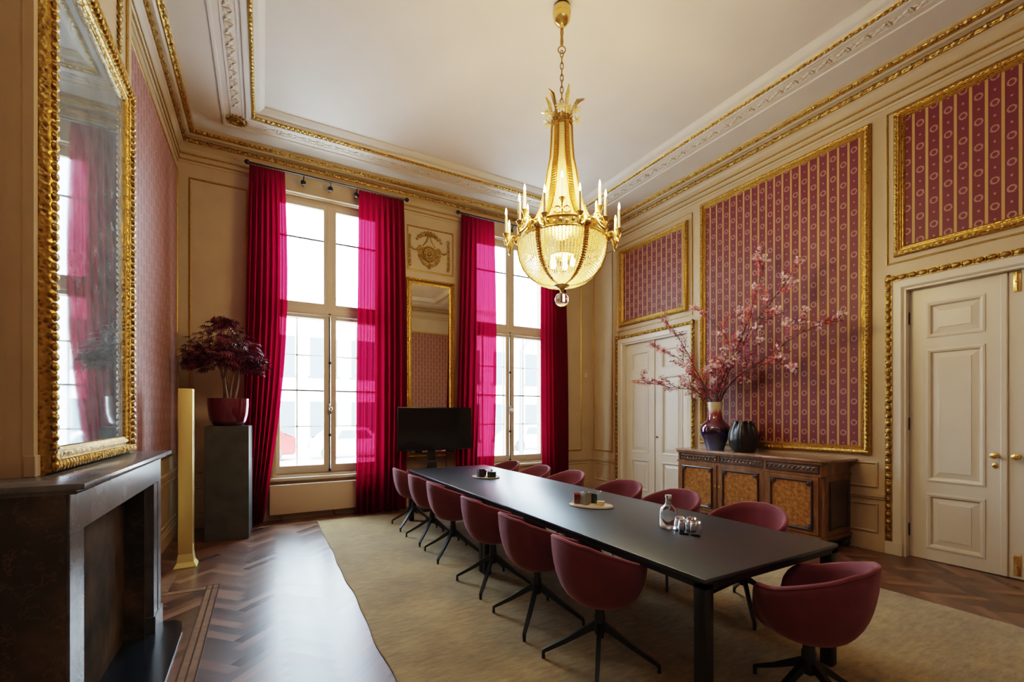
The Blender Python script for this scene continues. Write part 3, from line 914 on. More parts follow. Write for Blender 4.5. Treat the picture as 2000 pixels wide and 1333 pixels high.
# ------------------------------------------------------------------ curtains
def curtain(x0t, x1t, x0b, x1b, amp, nf, seed, label, mid=None, y=6.985):
    rr = random.Random(seed)
    ph = [rr.uniform(0, 6.28) for _ in range(4)]
    m = MB(); nz = 40; nx = nf * 10
    rows = []
    for i in range(nz + 1):
        f = i / nz; z = 4.905 - f * 4.893
        a = x0t + (x0b - x0t) * f; b = x1t + (x1b - x1t) * f
        if mid:
            g = math.sin(PI * min(1, f * 1.0)) ** 1.0
            a += mid[0] * g; b += mid[1] * g
        row = []
        for j in range(nx + 1):
            s = j / nx
            sw = s + .018 * math.sin(2 * PI * s * 2 + ph[0] + f * 1.2) * f
            fold = math.sin(2 * PI * nf * s + ph[1] + .6 * math.sin(3 * s * 6 + ph[2]) * f)
            pinch = math.sin(2 * PI * nf * 2 * s)
            am = amp * (.55 + .6 * f)
            yy = y + am * fold * (1 - max(0, 1 - f * 18)) + .012 * pinch * max(0, 1 - f * 18) + .012 * math.sin(s * 9 + f * 5 + ph[3]) * f
            row.append((a + (b - a) * sw, yy, z))
        rows.append(row)
    m.grid(rows)
    return tag(m.build('curtain', 'sheer_curtain', ang=180), label, 'curtain', 'magenta sheer window curtains')
curtain(-.165, .262, -.27, -.01, .045, 7, 1, 'magenta curtain leftmost of the four, behind the potted maple', (.0, .14))
curtain(1.258, 1.942, 1.20, 1.965, .045, 8, 2, 'magenta curtain on the right of the left window, left of the television', (.0, .03))
curtain(2.92, 3.545, 2.79, 3.485, .045, 8, 3, 'magenta curtain on the left of the right window, right of the television', (.0, .06))
curtain(4.55, 5.06, 4.575, 5.15, .05, 7, 4, 'magenta curtain rightmost of the four, near the thermostat corner', (-.03, .03))
def rod(x0, x1, br, label):
    r = thing('curtain_rod', ((x0 + x1) / 2, 6.985, 4.91), label, 'curtain rod')
    m = MB(); m.tube([(x0, 6.985, 4.925), (x1, 6.985, 4.925)], .014, 8); m.build('rod', 'black_metal', r)
    for x in (x0, x1):
        m = MB(); m.ball((x, 6.985, 4.925), (.035, .032, .032), 12, 8); m.build('finial', 'black_metal', r)
    for x in br:
        m = MB(); m.tube([(x, 6.985, 4.915), (x, 7.06, 4.86), (x, WY, 4.855)], .010, 8); m.ball((x, 7.065, 4.855), .038, 12, 8)
        m.build('bracket', 'black_metal', r)
rod(-.19, 1.99, (.505, .866, 1.235), 'black curtain rod with ball ends over the left window')
rod(2.866, 5.12, (3.93, 4.3), 'black curtain rod over the right window, partly behind the chandelier')
m = MB(); m.box(5.735, 5.79, WY - .03, WY, 2.28, 2.37, .006); m.box(5.75, 5.775, WY - .036, WY - .03, 2.30, 2.33)
tag(m.build('thermostat', 'white_plastic', smooth=False), 'small beige thermostat box on the wall in the far right corner', 'thermostat')

# ------------------------------------------------------------------ television
tv = thing('television', (2.41, 6.82, 0), 'black flat screen television on a black floor stand behind the table end', 'television')
m = MB(); m.box(1.79, 3.03, 6.80, 6.845, .945, 1.63, .008); m.build('casing', 'black_metal', tv)
m = MB(); m.face([(1.805, 6.798, .965), (3.015, 6.798, .965), (3.015, 6.798, 1.615), (1.805, 6.798, 1.615)]); m.build('screen', 'screen', tv, smooth=False)
m = MB(); m.box(2.30, 2.42, 6.85, 6.92, .03, 1.4, .008); m.box(2.28, 2.44, 6.84, 6.87, .55, .78, .006); m.build('column', 'black_metal', tv)
m = MB(); m.box(2.02, 2.74, 6.62, 7.06, 0, .03, .008); m.build('base_plate', 'black_metal', tv)
for x in (2.12, 2.66):
    m = MB(); m.box(x, x + .08, 6.85, 6.88, .90, 1.5); m.build('mount_arm', 'black_metal', tv)
m = MB(); m.tube([(2.62, 6.86, .95), (2.60, 6.87, .75), (2.63, 6.88, .55), (2.58, 6.88, .25), (2.55, 6.9, .02)], .006, 6); m.build('cable', 'black_metal', tv)

# ------------------------------------------------------------------ pedestal, maple, post
m = MB(); m.prism([(-.607, 6.335), (-.155, 6.305), (-.125, 6.755), (-.577, 6.785)], 'z', 0, 1.372)
bmesh.ops.bevel(m.bm, geom=m.bm.edges[:], offset=.006, segments=2, affect='EDGES')
tag(m.build('pedestal', 'plinth_grey'), 'tall square slate-grey pedestal carrying the maple pot, in the left corner', 'pedestal')
PX, PY, PZ = -.375, 6.54, 1.373
t_ = thing('potted_maple', (PX, PY, PZ), 'dark red potted maple with glossy burgundy pot on the grey pedestal', 'potted plant')
m = MB(); m.lathe([(.0, 0), (.145, 0), (.165, .010), (.194, .055), (.214, .14), (.224, .26), (.224, .335), (.214, .335), (.212, .26), (.20, .27), (0, .27)], (PX, PY, PZ), 40)
m.build('pot', 'pot_glaze', t_, ang=60)
m = MB(); m.lathe([(0, .285), (.12, .28), (.208, .265), (.208, .25), (0, .25)], (PX, PY, PZ), 24); m.build('soil', 'soil', t_)
rr = random.Random(11)
tips = []
for k, (bx, by, tx, ty) in enumerate(((-.05, 0, -.10, .02), (-.02, -.03, -.02, -.05), (.03, .02, .05, .04), (.05, -.01, .16, -.02), (.0, .04, -.03, .12))):
    pts = []; h = .86 + rr.uniform(-.08, .08)
    for i in range(9):
        f = i / 8
        pts.append((PX + bx * (1 - f) + tx * f + .018 * math.sin(f * 7 + k * 2), PY + by * (1 - f) + ty * f + .018 * math.cos(f * 6 + k), PZ + .27 + h * f))
    m = MB(); m.tube(pts, [.016 - .009 * i / 8 for i in range(9)], 7)
    for q in range(5):
        p = Vector(pts[5 + q % 4]); a = rr.uniform(0, 6.28)
        e = p + Vector((math.cos(a) * .2, math.sin(a) * .2, rr.uniform(-.05, .12)))
        m.tube([p, p.lerp(e, .5) + Vector((0, 0, .03)), e], [.006, .004, .002], 5, caps=False)
    m.build('trunk', 'maple_bark', t_)
def palm_leaf(m, c, d, n, L, lobes=7):
    d = Vector(d).normalized(); n = Vector(n); n = (n - d * n.dot(d)).normalized(); s = d.cross(n)
    c = Vector(c)
    for k in range(lobes):
        a = (k - (lobes - 1) / 2) * .52
        l = L * (1 - .10 * abs(k - (lobes - 1) / 2))
        u = d * math.cos(a) + s * math.sin(a); w = s * math.cos(a) - d * math.sin(a)
        m.face([c, c + u * l * .5 + w * l * .10 + n * .004, c + u * l - n * l * .18, c + u * l * .5 - w * l * .10 + n * .004])
m = MB()
blobs = [(-.02, 0, .88, .20, .10), (-.15, -.03, .72, .22, .11), (.14, -.02, .70, .22, .12), (-.30, -.02, .58, .17, .10), (.30, -.03, .56, .17, .11), (0, -.12, .62, .24, .12),
         (.0, .14, .66, .24, .12), (-.24, .12, .52, .2, .10), (.2, .16, .55, .2, .11), (-.02, .02, .98, .12, .05), (-.36, -.05, .50, .10, .08), (.38, -.05, .47, .10, .09), (-.22, -.12, .47, .14, .09), (.22, -.12, .49, .14, .09), (.05, -.2, .52, .15, .1)]
for bx, by, bz, br, bh in blobs:
    for _ in range(62):
        while True:
            q = Vector((rr.uniform(-1, 1), rr.uniform(-1, 1), rr.uniform(-1, 1)))
            if .25 < q.length < 1: break
        p = Vector((PX - .04 + bx * .92 + q.x * br * 1.05, PY + by * .92 + q.y * br * 1.1, PZ + .36 + bz * 1.05 + q.z * bh * 1.3 - .10))
        out = Vector((p.x - PX, p.y - PY, 0))
        d = out.normalized() * .8 + Vector((rr.uniform(-.6, .6), rr.uniform(-.6, .6), rr.uniform(-.9, .15)))
        palm_leaf(m, p, d, (rr.uniform(-.5, .5), rr.uniform(-.5, .5), 1), rr.uniform(.06, .10))
tag(m.build('foliage', 'maple_leaf', t_, smooth=False), kind='stuff')

r = thing('brass_post', (-.675, 5.46, 0), 'slim square brass-coloured post with flared foot beside the fireplace', 'post')
def L2(l, dd): return (-.675 + .873 * l - .488 * dd * -1, 5.46 - .488 * l + .873 * dd)
m = MB(); m.box(-.731, -.612, 5.405, 5.52, .03, 1.765, .004)
m.build('shaft', 'post_gold', r)
m = MB(); m.box(-.622, -.609, 5.435, 5.50, .22, 1.45); m.build('side_slot', 'dark_brass', r, smooth=False)
m = MB()
m.grid([rect(-.765, -.578, 5.375, 5.55, 0), rect(-.765, -.578, 5.375, 5.55, .006), rect(-.74, -.603, 5.396, 5.53, .05), rect(-.732, -.611, 5.404, 5.521, .13)], closed_u=True)
m.build('flared_foot', 'post_gold', r, smooth=False)

# ------------------------------------------------------------------ rug
m = MB()
def edge(a, b, n, amp, ph):
    a, b = Vector(a), Vector(b); d = (b - a); nrm = Vector((-d.y, d.x)).normalized()
    return [a + d * i / n + nrm * amp * (math.sin(i * .9 + ph) * .6 + math.sin(i * .37 + ph * 2)) * math.sin(PI * i / n) for i in range(n)]
c = [(.64, -.4), (4.66, -.4), (4.60, 6.56), (.665, 6.82)]
loop = edge(c[0], c[1], 30, .01, 1) + edge(c[1], c[2], 60, .004, 2) + edge(c[2], c[3], 40, .008, 3) + edge(c[3], c[0], 80, .009, 4)
m.grid([[(p.x, p.y, 0.001) for p in loop], [(p.x, p.y, .010) for p in loop], [(p.x * .996 + .01, p.y * .996 + .01, .014) for p in loop]], closed_u=True)
m.bm.faces.new([v for v in m.bm.verts[-len(loop):]])
tag(m.build('rug', 'rug_pile', smooth=False), 'large golden olive pile rug under the meeting table', 'rug')
RZ = .014

# ------------------------------------------------------------------ table
TX0, TX1, TY0, TY1, TZ = 1.788, 2.988, 1.364, 6.217, .736
t_ = thing('meeting_table', (2.388, 3.79, RZ), 'very long black meeting table in the centre of the room', 'table')
MB().box(TX0, TX1, TY0, TY1, TZ - .022, TZ, .006).build('tabletop', 'linoleum', t_)
m = MB()
for y0, y1 in ((TY0, 3.788), (3.792, TY1)):
    m.box(TX0 + .004, TX0 + .030, y0 + .004, y1 - .004, TZ - .052, TZ - .023); m.box(TX1 - .030, TX1 - .004, y0 + .004, y1 - .004, TZ - .052, TZ - .023)
    m.box(TX0 + .004, TX1 - .004, y0 + .004, y0 + .030, TZ - .052, TZ - .023); m.box(TX0 + .004, TX1 - .004, y1 - .030, y1 - .004, TZ - .052, TZ - .023)
m.build('frame_rail', 'black_metal', t_, smooth=False)
for y, sy in ((TY0 + .037, 1), (3.752, -1), (3.828, 1), (TY1 - .037, -1)):
    for x, sx in ((TX0 + .037, 1), (TX1 - .037, -1)):
        m = MB(); m.box(x - .033, x + .033, y - .033, y + .033, RZ, TZ - .0225, .008)
        m.prism([(x + sx * .032, TZ - .052), (x + sx * .062, TZ - .052), (x + sx * .040, TZ - .062), (x + sx * .032, TZ - .084)], 'y', y - .02, y + .02)
        m.prism([(y + sy * .032, TZ - .052), (y + sy * .062, TZ - .052), (y + sy * .040, TZ - .062), (y + sy * .032, TZ - .084)], 'x', x - .02, x + .02)
        m.build('leg', 'black_metal', t_)

# ------------------------------------------------------------------ chairs
def lerp_tab(tab, a):
    for (x0, y0), (x1, y1) in zip(tab, tab[1:]):
        if a <= x1:
            f = (a - x0) / (x1 - x0); f = f * f * (3 - 2 * f) if abs(y1 - y0) > .06 else f
            return y0 + (y1 - y0) * f
    return tab[-1][1]
R_T = [(0, .275), (50, .290), (90, .292), (115, .282), (135, .262), (160, .235), (180, .23)]
H_T = [(0, .785), (35, .770), (70, .715), (100, .663), (122, .648), (134, .612), (146, .475), (160, .452), (180, .448)]
def make_chair():
    r = thing('shell_chair', (0, 0, 0), 'x', 'chair', 'plum tub chairs around the meeting table')
    NP, NS = 72, 12; zb = .375
    outer, inner = [], []
    for i in range(NS + 1):
        s = i / NS; ro, ri = [], []
        for k in range(NP):
            psi = (k + .5) / NP * 360 - 180; a = abs(psi)
            R, h = lerp_tab(R_T, a), lerp_tab(H_T, a)
            r_ = R * math.sin(s * PI / 2) ** .62 * (1 + .05 * (s - .8) * (a < 130))
            z = zb + (h - zb) * (1 - math.cos(s * PI / 2)) ** 1.12
            ux, uy = -math.cos(math.radians(psi)), math.sin(math.radians(psi))
            ro.append((ux * r_, uy * r_, z))
            q = max(0, r_ - .026 * min(1, s * 3)); zi = max(z + .030 * (1 - s) + .001, .452 + .012 * (1 - s) - (.012 if s > .97 and a > 145 else 0))
            if s > .98: zi = max(z + .001, .0)
            ri.append((ux * q, uy * q, zi))
        outer.append(ro); inner.append(ri)
    m = MB(); rim = []
    mid = [tuple((Vector(a) + Vector(b)) / 2 + Vector((0, 0, .009))) for a, b in zip(outer[-1], inner[-1])]
    m.grid(outer[0:] + [mid] + inner[::-1], closed_u=True)
    bmesh.ops.remove_doubles(m.bm, verts=m.bm.verts[:], dist=1e-5)
    m.build('shell', 'chair_fabric', r, ang=80, world=False)
    m = MB(); m.tube([(p[0] * 1.0, p[1] * 1.0, p[2] - .004) for p in outer[-1]], .0022, 6, closed=True)
    m.build('rim_piping', 'chair_fabric', r, world=False)
    m = MB(); m.lathe([(.07, .372), (.07, .38), (.0, .38)], (0, 0, 0), 20); m.lathe([(.0, .190), (.028, .190), (.033, .205), (.033, .30), (.028, .31), (.028, .374), (0, .374)], (0, 0, 0), 20)
    m.build('column', 'black_metal', r, world=False)
    for k in range(4):
        a = PI / 4 + k * PI / 2; c_, s_ = math.cos(a), math.sin(a)
        def P(d, z, w, h):
            return [(c_ * d - s_ * y, s_ * d + c_ * y, z + zz) for y, zz in ((-w, -h), (w, -h), (w, h), (-w, h))]
        m = MB()
        m.grid([P(.012, .245, .013, .030), P(.05, .225, .013, .024), P(.20, .125, .0125, .016), P(.325, .052, .011, .012), P(.342, .033, .011, .016)], closed_u=True)
        v = m.bm.verts[:]; m.bm.faces.new(v[:4]); m.bm.faces.new(v[-4:])
        m.lathe([(0, 0), (.011, 0), (.011, .008), (.008, .05), (0, .052)], (c_ * .338, s_ * .338, 0), 10)
        m.build('leg', 'black_metal', r, world=False)
    return r
chair0 = make_chair()
CH = [  # x, y, seat angle (0 = facing +x), base offset, label
    (1.745, 2.055, 2, 'plum tub chair on the window-left side of the table, nearest the camera'),
    (1.745, 2.746, -2, 'plum tub chair on the left side, second from the near end'),
    (1.765, 3.500, 1, 'plum tub chair third from the camera on the left side, by the middle table legs'),
    (1.775, 4.470, -3, 'plum tub chair fourth from the camera on the left side, beyond the middle legs'),
    (1.775, 5.150, 2, 'plum tub chair on the left side, fifth from the near end, second from the television'),
    (1.775, 5.880, -2, 'plum tub chair on the left side at the far end, closest to the television'),
    (3.21, 2.11, 180, 'plum tub chair nearest the camera on the right side, before the right sideboard door'),
    (3.21, 2.86, 178, 'plum tub chair on the right side behind the water bottle'),
    (3.21, 3.56, 182, 'plum tub chair third from the camera on the right side, before the far double door'),
    (3.21, 4.50, 180, 'plum tub chair fourth from the camera on the right side, beyond the near tray'),
    (3.18, 5.20, 179, 'plum tub chair fifth from the camera on the right side, before the rightmost curtain'),
    (3.13, 5.95, 181, 'plum tub chair on the right side at the far end, below the right window'),
    (2.395, 1.225, 97, 'plum tub chair turned sideways at the near head of the table'),
]
for i, (x, y, a, lab) in enumerate(CH):
    r = chair0 if i == 0 else dup(chair0)
    r.location = (x, y, RZ); r.rotation_euler = (0, 0, math.radians(a)); r['label'] = lab
    if i == 12:
        for ch in r.children:
            if ch.name.startswith('leg'): ch.rotation_euler = (0, 0, math.radians(25))

# ------------------------------------------------------------------ things on the table
def tray(cx, cy, a, L, W, lab, rim):
    m = MB(); n = 40; rows = []
    for s_, z in ((.90, 0), (1, .004), (1.0, .013), (.985, .017), (.96, .010), (0.0, .009)):
        rows.append([(cx + (L * s_ * math.cos(2 * PI * k / n)) * math.cos(a) - (W * s_ * math.sin(2 * PI * k / n)) * math.sin(a),
                      cy + (L * s_ * math.cos(2 * PI * k / n)) * math.sin(a) + (W * s_ * math.sin(2 * PI * k / n)) * math.cos(a), TZ + z) for k in range(n)])
    m.grid(rows, closed_u=True)
    m.bm.faces.new(m.bm.verts[:n])
    t = thing('tray', (cx, cy, TZ), lab, 'tray', 'oval serving trays')
    m.build('dish', 'white_ceramic', t)
    m = MB(); k2 = [(cx + (L * 1.0 * math.cos(2 * PI * k / n)) * math.cos(a) - (W * 1.0 * math.sin(2 * PI * k / n)) * math.sin(a), cy + (L * math.cos(2 * PI * k / n)) * math.sin(a) + (W * math.sin(2 * PI * k / n)) * math.cos(a), TZ + .006) for k in range(n)]
    m.tube(k2, .0045, 6, closed=True); m.build('underside_rim', rim, t)
tray(2.41, 2.95, math.radians(-57), .185, .115, 'oval cream tray in the middle of the table, nearer the camera', 'white_ceramic')
tray(2.385, 4.93, math.radians(-60), .185, .125, 'oval cream tray toward the far end of the table', 'black_metal')
TT = TZ + .0095
def cup(x, y, r0, h, mat, name, lab, cat, sq=False, lid=None, fill=None, grp=None):
    t = thing(name, (x, y, TT), lab, cat, grp)
    m = MB()
    if sq: m.box(x - r0, x + r0, y - r0, y + r0, TT, TT + h, .004)
    else: m.lathe([(0, 0), (r0 * .94, 0), (r0, .004), (r0, h), (r0 - .004, h), (r0 - .004, .008 if not sq else h), (0, .008)], (x, y, TT), 24)
    m.build('body', mat, t)
    return t
g1 = cup(2.345, 3.055, .030, .085, 'amber_glass', 'honey_jar', 'small glass of amber sticks on the near tray, leftmost item', 'jar')
m = MB(); m.lathe([(0, .006), (.022, .006), (.022, .078), (0, .078)], (2.345, 3.055, TT), 14); m.build('contents', 'leaf_coral', g1)
g2 = cup(2.385, 2.985, .034, .105, 'grey_card', 'sugar_box', 'square grey card tin standing on the near tray', 'tin', True)
m = MB(); m.lathe([(.020, .104), (.020, .110), (0, .110)], (2.385, 2.985, TT), 16); m.build('opening', 'navy_card', g2)
g3 = cup(2.465, 3.00, .042, .075, 'green_pot', 'sugar_pot', 'dark round pot with a spoon on the near tray', 'pot')
m = MB(); m.tube([(2.465, 3.0, TT + .02), (2.50, 2.97, TT + .085), (2.515, 2.955, TT + .10)], [.003, .003, .003], 6); m.ball((2.52, 2.95, TT + .104), (.013, .009, .006), 8, 6)
m.build('spoon', 'steel', g3)
m = MB(); m.obox((2.455, 2.875, TT + .024), (.030 * .6, -.030 * .8, 0), (.022 * .8, .022 * .6, 0), (0, 0, .015), .002)
tag(m.build('butter_block', 'ivory', smooth=False), 'small pale yellow block at the right of the near tray', 'box')
m = MB(); m.obox((2.43, 2.90, TT + .004), (.05 * .6, -.05 * .8, .0), (.035 * .8, .035 * .6, 0), (0, 0, .003)); m.obox((2.41, 2.92, TT + .010), (.03 * .3, -.03 * .9, .002), (.022 * .9, .022 * .3, 0), (0, 0, .002))
tag(m.build('napkin', 'paper', smooth=False), 'folded cream paper under the yellow block on the near tray', 'napkin')
h1 = cup(2.315, 4.925, .038, .105, 'navy_card', 'tea_box', 'square dark navy tin on the far tray', 'tin', True)
h2 = cup(2.40, 4.985, .030, .085, 'tumbler_glass', 'sugar_glass', 'small clear glass with brown sticks on the far tray, between two dark pots', 'jar')
m = MB(); m.lathe([(0, .01), (.020, .01), (.020, .078), (0, .078)], (2.40, 4.985, TT), 14); m.build('contents', 'strip_wood', h2)
h3 = cup(2.43, 4.855, .055, .065, 'green_pot', 'lidded_pot', 'dark green lidded pot on the far tray', 'pot')
m = MB(); m.lathe([(.057, .064), (.057, .070), (.01, .078), (.008, .085), (.012, .095), (.0, .10)], (2.43, 4.855, TT), 20); m.build('lid', 'green_pot', h3)
# bottle
BX, BY = 2.405, 2.122
b = thing('water_bottle', (BX, BY, TZ), 'clear round-shouldered glass water bottle with steel stopper', 'bottle')
m = MB(); m.lathe([(0, .004), (.050, 0), (.056, .008), (.057, .10), (.050, .135), (.028, .155), (.020, .165), (.019, .20), (.0165, .20), (.0165, .165), (.025, .15), (.046, .13), (.053, .10), (.052, .018), (0, .014)], (BX, BY, TZ), 36)
m.build('glass_body', 'bottle_glass', b, ang=60)
m = MB(); m.lathe([(0, .190), (.0162, .190), (.0162, .202), (.022, .204), (.022, .222), (.0, .224)], (BX, BY, TZ), 20); m.build('stopper', 'steel', b)
glp = [(2.363, 1.962, 'upturned tumbler nearest the bottle in front'), (2.392, 1.895, 'upturned tumbler at the right front of the group of four'),
       (2.462, 1.982, 'upturned tumbler at the back right of the group of four'), (2.400, 2.024, 'upturned tumbler beside the bottle at the left back')]
g0 = None
for x, y, lab in glp:
    if g0 is None:
        g0 = thing('tumbler', (0, 0, 0), lab, 'glass', 'upturned drinking glasses')
        m = MB(); m.lathe([(.031, 0), (.034, .03), (.0345, .055), (.030, .085), (.026, .094), (0, .094), (0, .080), (.024, .080), (.028, .07), (.032, .05), (.0315, .03), (.0285, 0), (.031, 0)], (0, 0, 0), 28)
        m.build('glass', 'tumbler_glass', g0, ang=60, world=False)
        q = g0
    else: q = dup(g0)
    q.location = (x, y, TZ + .001); q['label'] = lab

# ------------------------------------------------------------------ sideboard
S = thing('sideboard', (5.62, 3.55, 0), 'carved walnut sideboard with burl doors and marble top against the right wall', 'sideboard')
YA, YB, YC = 2.58, 3.26, 4.61           # right end, step, left end
XL, XR, XB = 5.435, 5.36, 5.925         # fronts of left part / projecting right part, back
m = MB()
m.prism([(XB, YA - .08), (XR + .03, YA - .06), (XR - .035, YA - .02), (XR - .035, YB + .02), (XL - .035, YB + .04), (XL - .035, YC + .03), (XL, YC + .06), (XB, YC + .07)], 'z', .982, 1.008)
bmesh.ops.bevel(m.bm, geom=m.bm.edges[:], offset=.009, segments=2, affect='EDGES')
m.build('marble_top', 'marble_top', S)
def body(z0, z1, e, mat, name):
    m = MB()
    m.prism([(XB - .005, YA - e), (XR + .04 - e, YA - e), (XR - e, YA + .045 - e), (XR - e, YB + e), (XL - e, YB + e + .001), (XL - e, YC + e), (XB - .005, YC + e)], 'z', z0, z1)
    return m.build(name, mat, S, smooth=False)
body(.145, .985, .0, 'walnut', 'carcass')
body(.955, .984, .016, 'walnut', 'cornice_moulding'); 
body(.818, .838, .014, 'walnut', 'waist_moulding')
body(.128, .155, .022, 'walnut', 'plinth_moulding'); body(.105, .13, .010, 'walnut_dark', 'plinth')
secs = [(XL, YB + .70, YC - .03), (XL, YB + .04, YB + .665), (XR, YA + .055, YB - .03)]
for X, a, b in secs:
    m = MB(); m.frame((X, a, .85), (0, 1, 0), (0, 0, 1), (-1, 0, 0), b - a, .10, [(0, 0), (0, .012), (.01, .012), (.014, 0)])
    n = int((b - a) / .05)
    for i in range(n):
        y = a + .035 + i * (b - a - .07) / (n - 1)
        m.torus((X - .004, y, .90), .020, .007, 12, 5, ((0, 1, 0), (0, 0, 1)))
        m.ball((X - .004, y + .025, .90), (.008, .010, .026), 6, 4)
    m.build('carved_frieze', 'walnut_dark', S)
    dd = MB(); dd.box(X - .014, X + .002, a, b, .165, .812, .003)
    d = dd.build('door', 'walnut', S, smooth=False)
    pa, pb, pz, pw = a + .075, b - .075, .225, .755
    m = MB(); m.face([(X - .0155, pa, pz), (X - .0155, pb, pz), (X - .0155, pb, pw), (X - .0155, pa, pw)])
    m.build('burl_panel', 'burl', d, smooth=False)
    m = MB(); m.frame((X - .014, pa - .018, pz - .018), (0, 1, 0), (0, 0, 1), (-1, 0, 0), pb - pa + .036, pw - pz + .036, [(0, 0), (.003, .014), (.012, .020), (.022, .014), (.03, .0)])
    for y in (pa + .02, pb - .02):
        for z in (pz + .02, pw - .02):
            m.torus((X - .024, y, z), .024, .012, 12, 6, ((0, 1, 0), (0, 0, 1))); m.ball((X - .024, y, z), (.016, .022, .022), 8, 6)
    m.build('panel_moulding', 'walnut_dark', d)
for y in (YB + .655, YB + .715):
    m = MB(); m.torus((XL - .017, y, .53), .012, .004, 12, 5, ((0, 1, 0), (0, 0, 1))); m.ball((XL - .018, y, .515), (.004, .006, .012), 6, 4); m.build('keyhole', 'dark_brass', S)
m = MB(); m.lathe([(.0, .16), (.024, .16), (.018, .2), (.018, .76), (.024, .80), (0, .80)], (XR + .022, YA + .02, 0), 12); m.build('corner_column', 'walnut', S)
m = MB(); m.box(XR + .12, XB - .07, YA - .008, YA, .24, .74); m.frame((XR + .1, YA, .22), (1, 0, 0), (0, 0, 1), (0, -1, 0), XB - .05 - XR - .1, .54, [(0, 0), (0, .015), (.02, .018), (.03, .0)])
m.build('end_panel', 'walnut_dark', S, smooth=False)
for x, y in ((XR + .05, YA + .04), (XB - .07, YA + .03), (XL + .05, YC - .05), (XB - .07, YC - .05), (XR + .05, YB - .05)):
    m = MB(); m.lathe([(0, 0), (.035, 0), (.05, .02), (.058, .05), (.05, .08), (.062, .10), (.066, .108), (0, .108)], (x, y, 0), 18); m.build('foot', 'walnut_dark', S)

SZ = 1.0085
VX, VY = 5.63, 4.13
m = MB(); m.lathe([(0, 0), (.115, 0), (.118, .012), (.122, .03), (.160, .13), (.195, .22), (.205, .285), (.200, .325), (.170, .375), (.125, .41), (.103, .44), (.092, .50), (.092, .56), (.097, .63), (.102, .68), (.094, .68), (.086, .56), (.08, .45), (0, .44)], (0, 0, 0), 48)
v = thing('flambe_vase', (VX, VY, SZ), 'large glossy vase shading from cream neck through oxblood to blue, on the sideboard', 'vase')
m.build('vase_body', 'flambe_glaze', v, ang=60, world=False)
m = MB(); TXc, TYc = 5.63, 3.70; n = 60; rows = []
PR = [(0, 0), (.11, 0), (.14, .02), (.172, .09), (.186, .17), (.176, .26), (.15, .33), (.115, .385)]
def lob(k): return abs(math.sin(3 * 2 * PI * k / n + .4))
for r_, z in PR:
    f = z / .385
    rows.append([(TXc + r_ * (1 - .10 * (1 - lob(k)) * f) * math.cos(2 * PI * k / n), TYc + r_ * (1 - .10 * (1 - lob(k)) * f) * math.sin(2 * PI * k / n), SZ + z + (.0 if f < .9 else .035 * lob(k) - .03 * (1 - lob(k)))) for k in range(n)])
for r_, z in ((.100, .375), (.13, .30), (.15, .2)):
    rows.append([(TXc + r_ * math.cos(2 * PI * k / n), TYc + r_ * math.sin(2 * PI * k / n), SZ + z + (.03 * lob(k) - .03 * (1 - lob(k)) if z > .36 else 0)) for k in range(n)])
m.grid(rows, closed_u=True)
for k in range(6):
    a = 2 * PI * (k + .5) / 6 - .13
    m.tube([(TXc + r_ * .99 * math.cos(a), TYc + r_ * .99 * math.sin(a), SZ + z) for r_, z in PR[2:]], [.004, .012, .014, .014, .012, .008], 6)
tag(m.build('tulip_vase', 'black_ceramic', ang=60), 'matte black tulip-shaped ceramic vase beside the tall glazed vase', 'vase')

